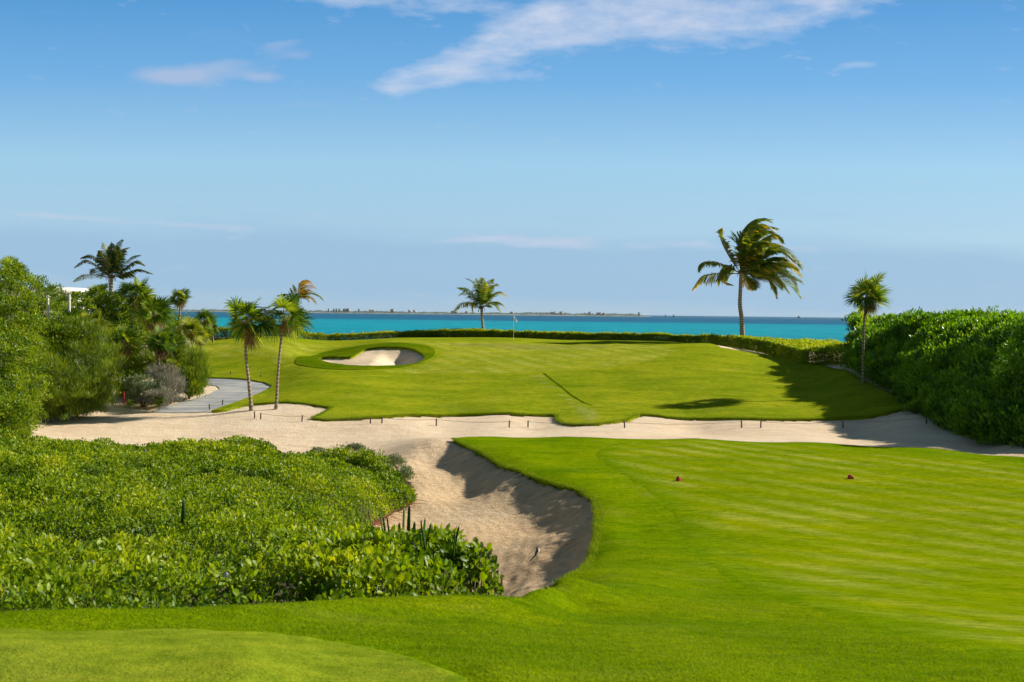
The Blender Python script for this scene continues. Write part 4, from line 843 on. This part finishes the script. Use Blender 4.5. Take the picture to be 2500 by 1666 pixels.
# --- grass blades (lips and near turf)
def blades():
    m = MB()
    def at_edge(pts, per, hgt, spread=.08):
        p = np.asarray(pts); seg = np.linalg.norm(np.diff(p, axis=0), axis=1); cum = np.r_[0, np.cumsum(seg)]; n = int(cum[-1]*per); s = R0.random(n)*cum[-1]
        x = np.interp(s, cum, p[:,0])+R0.normal(size=n)*spread; y = np.interp(s, cum, p[:,1])+R0.normal(size=n)*spread
        z = zgrass(x, y)+.05; P_ = np.stack([x, y, z], 1); D = rdir(n)*.6+[0,0,.7]; h = hgt*(.5+R0.random(n)); put(m, TRI, P_, D, rdir(n), h, h*.18, .3+R0.random(n)*.7)
    lp = w2([(x,y,h) for x,y,h in LIP]); at_edge(lp, 700, .06, .05)
    at_edge(drops(FW_F), 320, .085, .06); at_edge(np.vstack([BUNK, BUNK[:1]]), 160, .06, .05)
    near = np.array([(W(*c).x, W(*c).y+.3) for c in CREST]+[(1.2,12),(8,16),(9,3),(-.2,3),(-7,3)])
    n = 520000; r = 3.6+ (R0.random(n)**1.7)*20; th = R0.uniform(-.55, .55, n); x = r*np.sin(th); y = r*np.cos(th)
    k = inside(TEEB, x, y) & ~inside(NT, x+.06*R0.normal(size=n), y+.06*R0.normal(size=n)) & ~inside(TB, x+.15*R0.normal(size=n), y+.2*R0.normal(size=n)) & (R0.random(n) < np.clip((23-r)/12, 0, 1)); x = x[k]; y = y[k]; r = r[k]; n = len(x)
    z = zgrass(x, y)+.058; tone = np.clip(.45*R0.random(n)+.3+fbm(x*.9, y*.9, 4, 4)*.5, 0, 1); h = (.007+.009*R0.random(n))*(1+.05*r)
    put(m, TRI, np.stack([x, y, z], 1), rdir(n)*.75+[0,0,.8], rdir(n), h, h*.22, tone)
    o = m.build('grass', MAT['blades']); tag(o, 'short green grass blades on the near turf and bunker lips', 'grass', kind='stuff')
blades()
# ------------------------------------------------------------------ course furniture
def stake(px, py, hpx, lean=0, lab='', group='thin dark rope stakes along the sand', mt='stake', w=.035, name='stake', off=-.05):
    x, y = drop(px, py, off); z = g1(x, y)+off; h = hpx*y/F; t = thing(name, (x, y, z), lab, 'stake', group); m = MB()
    m.tube([(x, y, z-.1), (x+lean*h*.5, y, z+h*.5), (x+lean*h, y, z+h*.97), (x+lean*h, y, z+h)], [w, w, w, w*.5], 8); m.build('post', MAT[mt], t)
    m = MB(); m.tube([(x+lean*h, y, z+h*.82), (x+lean*h, y, z+h*.88)], [w*1.25, w*1.25], 8); m.build('rope_eye', MAT['rope'], t)
    return Vector((x+lean*h, y, z+h*.85))
SK = [(512,1002,15,'at the near left corner of the cart path'),(543,990,14,'on the right of the cart path, second from its corner'),(622,1022,17,'left of two close stakes in front of the thatch palms'),(636,1024,16,'right of two close stakes in front of the thatch palms'),(737,1031,17,'alone between the thatch palms and the grass point'),(904,1036,17,'left of the pair under the left grass point'),(932,1035,17,'right of the pair under the left grass point'),(1065,1040,18,'alone left of centre on the sand'),(1243,1045,18,'left of the central pair'),(1289,1045,18,'right of the central pair'),(1525,1046,18,'alone at the right foot of the grass tongue'),(1811,1045,18,'left of the pair right of centre'),(1857,1045,18,'right of the pair right of centre'),(2058,1045,18,'alone where the hedge shadow begins'),(2262,1034,17,'in the deep shade below the big hedge')]
tops = [stake(x, y, h, random.uniform(-.08,.08), 'thin dark rope stake '+l) for x, y, h, l in SK]
stake(563,918,11,0,'thin rope stake on the grass above the cart path, left one'); stake(637,925,11,0,'thin rope stake on the grass above the cart path, right one')
for a, b, nm in ((0,1,'beside the cart path'),(3,4,'in front of the thatch palms'),(4,5,'below the left grass point'),(6,7,'left of centre'),(7,8,'towards the central pair'),(9,10,'below the grass tongue'),(10,11,'right of the grass tongue'),(12,13,'towards the hedge shadow'),(13,14,'in the hedge shadow')):
    A_ = tops[a]; B_ = tops[b]; m = MB(); L = (B_-A_).length
    m.tube([A_.lerp(B_, q)-Vector((0,0,min(.16,.02*L)*4*q*(1-q))) for q in np.linspace(0, 1, 12)], [.008]*12, 5); o = m.build('rope', MAT['rope']); tag(o, 'thin slack rope strung between stakes '+nm, 'rope', 'ropes between the stakes')
def rstake(px, py, hpx, lab, d=None, w=.06):
    if d is None: x, y = drop(px, py, -.04); z = g1(x, y)
    else: b = at(px, py, d); x, y, z = b.x, b.y, b.z
    h = hpx*y/F; t = thing('red_stake', (x, y, z), lab, 'stake', 'red stakes'); m = MB(); m.box((x, y, z+h*.42), (w*1.6, w, h*1.0)); m.build('post', MAT['red'], t)
    m = MB(); m.box((x, y, z+h*.96), (w*1.6, w, h*.08), taper=.4); m.build('cap', MAT['red'], t)
rstake(302,986,29,'red wooden stake at the foot of the left bank by the dry grass')
rstake(669,822,18,'red stake in the hedge between the two thatch palm heads', w=.09)
rstake(2102,908,18,'red stake half hidden behind the slender palm by the big hedge', w=.07)
rstake(1478,833,11,'short red stake against the hedge right of the flag', w=.08)
for px, d, y0, y1, lab in ((117,52.5,722,768,'white post with a short arm, left one of two in the left trees'),(169.5,52.8,720,765,'white post with a short arm, right one of two in the left trees')):
    a = at(px, y0, d); t = thing('white_post', (a.x, a.y, g1(a.x, a.y)), lab, 'post', 'white posts in the trees'); m = MB(); m.tube([(a.x, a.y, g1(a.x, a.y)), tuple(a)], [.055,.055], 10); m.build('pole', MAT['white'], t)
    m = MB(); m.box(a+Vector((-.06,0,-.09)), (.16,.05,.035)); m.build('arm', MAT['white'], t); m = MB(); m.tube([a, a+Vector((0,0,.02))], [.06,.03], 10); m.build('cap', MAT['white'], t)
# building behind the trees
b0 = at(78, 701, 112); gx = g1(b0.x, b0.y); t = thing('building', (b0.x, b0.y, gx), 'low white flat-roofed building showing behind the left trees', 'building')
top = b0.z; m = MB(); m.box((b0.x+.3, b0.y+3.5, (gx+top)/2-.4), (7, 6, top-gx-.8)); m.build('wall', MAT['white'], t)
m = MB(); m.box((b0.x+.3, b0.y+3.5, top-.4), (7.8, 7, .8)); m.build('roof', MAT['white'], t)
for k in (-2,0,2):
    m = MB(); m.box((b0.x+.3+k, b0.y+.48, gx+1.8), (1.1,.06,1.4)); w_ = m.build('window', MAT['farwin'], t)
    m = MB(); m.box((b0.x+.3+k, b0.y+.42, gx+1.05), (1.3,.14,.08)); s_ = m.build('sill', MAT['white']); s_.parent = w_; s_.matrix_parent_inverse = w_.matrix_world.inverted()
# flagstick
x, y = drop(1253.5, 836.5, .08); z = g1(x, y)+.085; t = thing('flagstick', (x, y, z), 'white flagstick with a limp white flag standing on the putting green', 'flag')
hh = 66*y/F; m = MB(); m.tube([(x,y,z-.1),(x,y,z+hh)], [.014,.012], 8); m.build('pole', MAT['white'], t)
m = MB(); rows = []
for i in range(13):
    v = i/12
    for j in range(9):
        u = j/8; rows.append((x+.012+u*(.20+.10*v)+.02*math.sin(v*5), y+.05*math.sin(u*9+v*3), z+hh-.02-.30*v-u*.28))
V = np.array(rows); T = [(i*9+j, i*9+j+1, (i+1)*9+j+1, (i+1)*9+j) for i in range(12) for j in range(8)]
V2 = V+np.array([0,.006,0]); m.add(V, T); m.add(V2, [q[::-1] for q in T]); m.build('flag', MAT['cloth'], t)
m = MB(); m.tube([(x,y,z-.02),(x,y,z+.004)], [.055,.055], 16); m.build('cup', MAT['soil'], t)
# tee markers
def marker(px, py, lab, w, dp, h, rz, tilt):
    x, y = drop(px, py, .07); z = g1(x, y)+.07; t = thing('tee_marker', (x, y, z), lab, 'tee marker', 'red tee markers')
    import bmesh
    bm = bmesh.new(); bmesh.ops.create_cube(bm, size=1)
    for v in bm.verts:
        k = 1-.12*(v.co.z > 0); v.co = Vector((v.co.x*w*k, v.co.y*dp*k, (v.co.z+.5)*h+(tilt*v.co.x*h if v.co.z > 0 else 0)))
    bmesh.ops.bevel(bm, geom=bm.edges[:], offset=.018, segments=3, affect='EDGES')
    bmesh.ops.rotate(bm, verts=bm.verts, matrix=Matrix.Rotation(rz, 3, 'Z')); bmesh.ops.translate(bm, verts=bm.verts, vec=(x, y, z-.01))
    me = bpy.data.meshes.new('body'); bm.to_mesh(me); bm.free(); me.materials.append(MAT['tered']); o = bpy.data.objects.new('body', me); C.objects.link(o); o.parent = t; o.matrix_parent_inverse = Matrix.Translation((-x, -y, -z))
    m = MB(); c = Vector((x-.01, y, z+h*1.0+.004)); m.tube([c-Vector((0,0,.02)), c, c+Vector((0,0,.006))], [.035,.035,.028], 12); m.build('recessed_cap', MAT['soil'] if rz > .3 else MAT['tered'], t)
marker(1657,1175,'small red tee marker on the tee, left one', .13, .15, .13, .6, -.1)
marker(2077,1170,'wedge-shaped dull red tee marker on the tee, right one', .19, .14, .12, -.25, -.55)
# bird
def bird():
    x, y = drop(1312, 1370, -.05); z = g1(x, y)-.05; t = thing('bird', (x, y, z), 'grey-backed white-bellied bird with a long tail standing in the tee bunker', 'bird')
    me = bpy.data.meshes.new('body'); s = y/F
    # px offsets (right, up) from the feet: tail tip, rump, belly, breast, neck, head, beak
    J = [(-19,-2,.0),(-9,9,.1),(-5,13,.25),(-1,18,.55),(1,24,.5),(0,29,.28),(-1,32,.3),(3,33,.05)]
    V = [(x+a*s, y+.01*i, z+b*s+.005) for i, (a, b, _) in enumerate(J)]; me.from_pydata(V, [(i, i+1) for i in range(len(V)-1)], [])
    o = bpy.data.objects.new('body', me); C.objects.link(o); md = o.modifiers.new('skin', 'SKIN'); md2 = o.modifiers.new('sub', 'SUBSURF'); md2.levels = 1; md2.render_levels = 1
    for v, r in zip(me.skin_vertices[0].data, [.008,.014,.022,.045,.048,.032,.026,.004]): v.radius = (r, r)
    me.skin_vertices[0].data[3].use_root = True
    m, nt, b = mat('bird plumage'); g = nd(nt, 'ShaderNodeNewGeometry'); sp = nd(nt, 'ShaderNodeSeparateXYZ'); lk(nt, mapping(nt, g.outputs['Position'], (1/s,1/s,1/s), loc=(-x/s, 0, -z/s)), sp.inputs[0])
    k = math_(nt, 'SUBTRACT', sp.outputs[0], math_(nt, 'MULTIPLY', math_(nt, 'SUBTRACT', sp.outputs[2], 22), .45)); c = ramp(nt, math_(nt, 'ADD', math_(nt, 'MULTIPLY', k, .12), .45), [(.42,(.07,.075,.09)),(.6,(.72,.68,.62))])
    lk(nt, c, b.inputs['Base Color']); me.materials.append(m); o.parent = t; o.matrix_parent_inverse = Matrix.Translation((-x,-y,-z))
    mm = MB()
    for dx in (-.012,.014): mm.tube([(x+dx-.01, y+.03, z+.13), (x+dx, y+.03, z+.06), (x+dx-.004, y+.03, z-.01)], [.004,.003,.003], 5); mm.tube([(x+dx-.004,y+.03,z),(x+dx+.02,y+.01,z)], [.003,.002], 4)
    mm.build('legs', MAT['stake'], t)
    mm = MB(); mm.tube([(x+3*s, y+.07, z+33*s+.005),(x+7*s, y+.07, z+33.5*s)], [.004,.001], 5); mm.build('beak', MAT['stake'], t)
bird()
# ------------------------------------------------------------------ light and sky
SUNAZ = math.radians(70.5); SUNEL = math.radians(29.5)      # azimuth from +Y towards +X
sd = Vector((math.sin(SUNAZ)*math.cos(SUNEL), math.cos(SUNAZ)*math.cos(SUNEL), math.sin(SUNEL)))
L_ = bpy.data.lights.new('sun', 'SUN'); L_.energy = 5.0; L_.angle = math.radians(.53); L_.color = (1, .93, .80)
so = bpy.data.objects.new('sun', L_); C.objects.link(so); so.rotation_euler = (-sd).to_track_quat('-Z', 'Y').to_euler()
w = bpy.data.worlds.new('World'); bpy.context.scene.world = w; w.use_nodes = True; nt = w.node_tree; bg = nt.nodes['Background']
sky = nd(nt, 'ShaderNodeTexSky', sky_type='NISHITA'); sky.sun_disc = False; sky.sun_elevation = SUNEL; sky.sun_rotation = SUNAZ; sky.air_density = 1.0; sky.dust_density = .4; sky.ozone_density = 2.0; sky.altitude = 10
tc = nd(nt, 'ShaderNodeTexCoord'); sp = nd(nt, 'ShaderNodeSeparateXYZ'); lk(nt, tc.outputs['Generated'], sp.inputs[0])
yy = math_(nt, 'MAXIMUM', sp.outputs[1], .05); px_ = math_(nt, 'DIVIDE', sp.outputs[0], yy); pz_ = math_(nt, 'DIVIDE', sp.outputs[2], yy)
cb = nd(nt, 'ShaderNodeCombineXYZ'); lk(nt, px_, cb.inputs[0]); lk(nt, pz_, cb.inputs[1]); pv = cb.outputs[0]
def blob(cx, cy, rx, ry, rot=0, s=1.0):
    m = nd(nt, 'ShaderNodeMapping', vector_type='TEXTURE'); m.inputs['Location'].default_value = ((cx-1250)/F, (766-cy)/F, 0); m.inputs['Rotation'].default_value = (0,0,math.radians(rot)); m.inputs['Scale'].default_value = (rx/F, ry/F, 1)
    lk(nt, pv, m.inputs[0]); l = nd(nt, 'ShaderNodeVectorMath', operation='DOT_PRODUCT'); lk(nt, m.outputs[0], l.inputs[0]); lk(nt, m.outputs[0], l.inputs[1])
    return math_(nt, 'MULTIPLY', math_(nt, 'POWER', 2.718, math_(nt, 'MULTIPLY', l.outputs['Value'], -1)), s)
def total(l):
    o = None
    for b in l: v = blob(*b); o = v if o is None else math_(nt, 'ADD', o, v)
    return o
main = total([(1750,10,330,75,6,1.3),(1450,50,260,70,10,1.2),(1200,130,190,48,22,1.0),(980,208,120,30,12,.85),(850,10,130,36,0,1.0),(1060,22,130,36,8,.8),(1020,78,60,14,0,.5),(1900,20,150,50,12,.9),(2080,152,62,11,5,.75),(1150,195,180,18,4,.5)])
weak = total([(500,185,180,28,8,.6),(640,200,60,15,0,.7),(420,200,100,20,-5,.5),(720,145,60,16,0,.35),(770,265,90,14,0,.4),(680,120,80,14,10,.35),(560,240,120,16,0,.25)])
nz = noise(nt, mapping(nt, pv, (1.0,2.1,1), rot=(0,0,-.15)), 9, 7, .58); nz2 = noise(nt, mapping(nt, pv, (1.0,3.2,1), rot=(0,0,-.1)), 26, 5, .6)
nn = math_(nt, 'ADD', math_(nt, 'MULTIPLY', nz, .6), math_(nt, 'MULTIPLY', nz2, .4))
mc = math_(nt, 'MINIMUM', main, 1.1); cn = math_(nt, 'MULTIPLY', math_(nt, 'SUBTRACT', nn, .5), 2.8)
d1 = math_(nt, 'ADD', math_(nt, 'MULTIPLY_ADD', mc, .85, -.33), cn, clamp=True)
d2_ = math_(nt, 'MULTIPLY', math_(nt, 'SUBTRACT', math_(nt, 'ADD', math_(nt, 'MULTIPLY', weak, .8), nn), .68), 2.2, clamp=True)
bank = total([(300,640,1500,70,-1,1.0),(1300,665,1500,80,-1,.9),(2300,680,900,90,0,.9)])
nb = noise(nt, mapping(nt, pv, (1.0,6,1)), 5, 6, .6)
d3 = math_(nt, 'MULTIPLY', math_(nt, 'MULTIPLY', math_(nt, 'SUBTRACT', math_(nt, 'ADD', math_(nt, 'MULTIPLY', bank, .6), nb), .60), 1.9, clamp=True), .7)
wis = total([(1180,585,130,10,3,1.0),(1350,590,100,12,2,1.1),(1950,600,120,9,0,.6),(120,540,200,9,-4,.7),(500,560,200,9,-3,.6),(1700,590,60,8,0,.6),(1500,600,160,10,0,.5)])
d4 = math_(nt, 'MULTIPLY', math_(nt, 'MULTIPLY', math_(nt, 'SUBTRACT', math_(nt, 'ADD', math_(nt, 'MULTIPLY', wis, .5), nz2), .62), 2.5, clamp=True), .7)
hs = nd(nt, 'ShaderNodeHueSaturation'); hs.inputs['Saturation'].default_value = 1.15; lk(nt, sky.outputs[0], hs.inputs['Color'])
grad = ramp(nt, math_(nt, 'MULTIPLY_ADD', pz_, 1.0, .1), [(.10,(.0267*10,.041*10,.055*10)),(.19,(.275,.44,.58)),(.25,(.26,.455,.61)),(.333,(.125,.325,.58)),(.407,(.068,.250,.52)),(.56,(.05,.11,.19)),(.8,(.05,.08,.11))])  # unseen upper and rear sky dimmed and greyed to cut blue ambient light
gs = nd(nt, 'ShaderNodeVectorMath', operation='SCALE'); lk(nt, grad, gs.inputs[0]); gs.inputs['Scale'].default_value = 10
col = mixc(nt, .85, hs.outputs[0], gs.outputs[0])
CL = lambda c: tuple(v for v in c)
col = mixc(nt, d3, col, (2.35,3.75,5.35,1)); col = mixc(nt, math_(nt, 'MULTIPLY', d2_, .8), col, (3.2,3.9,5.4,1)); col = mixc(nt, math_(nt, 'MULTIPLY', d4, 1), col, (4.0,4.6,5.8,1)); col = mixc(nt, math_(nt, 'MULTIPLY', d1, .95), col, (4.5,5.0,6.1,1))
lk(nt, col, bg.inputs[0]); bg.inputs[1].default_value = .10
sc = bpy.context.scene; sc.view_settings.view_transform = 'Standard'; sc.view_settings.look = 'None'; sc.view_settings.gamma = 1; sc.view_settings.exposure = 0.45
sc.cycles.max_bounces = 6; sc.cycles.transparent_max_bounces = 6
# pale sea air round the whole scene
hz = MB(); hz.box((0, 3600, 21), (16000, 7800, 48)); hm = bpy.data.materials.new('haze'); hm.use_nodes = True; nt = hm.node_tree
nt.nodes.remove(nt.nodes['Principled BSDF']); pv_ = nd(nt, 'ShaderNodeVolumePrincipled'); pv_.inputs['Color'].default_value = (.78,.88,1,1); pv_.inputs['Density'].default_value = 2.2e-5; pv_.inputs['Anisotropy'].default_value = .2
lk(nt, pv_.outputs[0], nt.nodes['Material Output'].inputs['Volume'])
ho = hz.build('haze', hm, smooth=False); tag(ho, 'thin pale blue sea haze that fades the far shore', 'haze', kind='stuff')
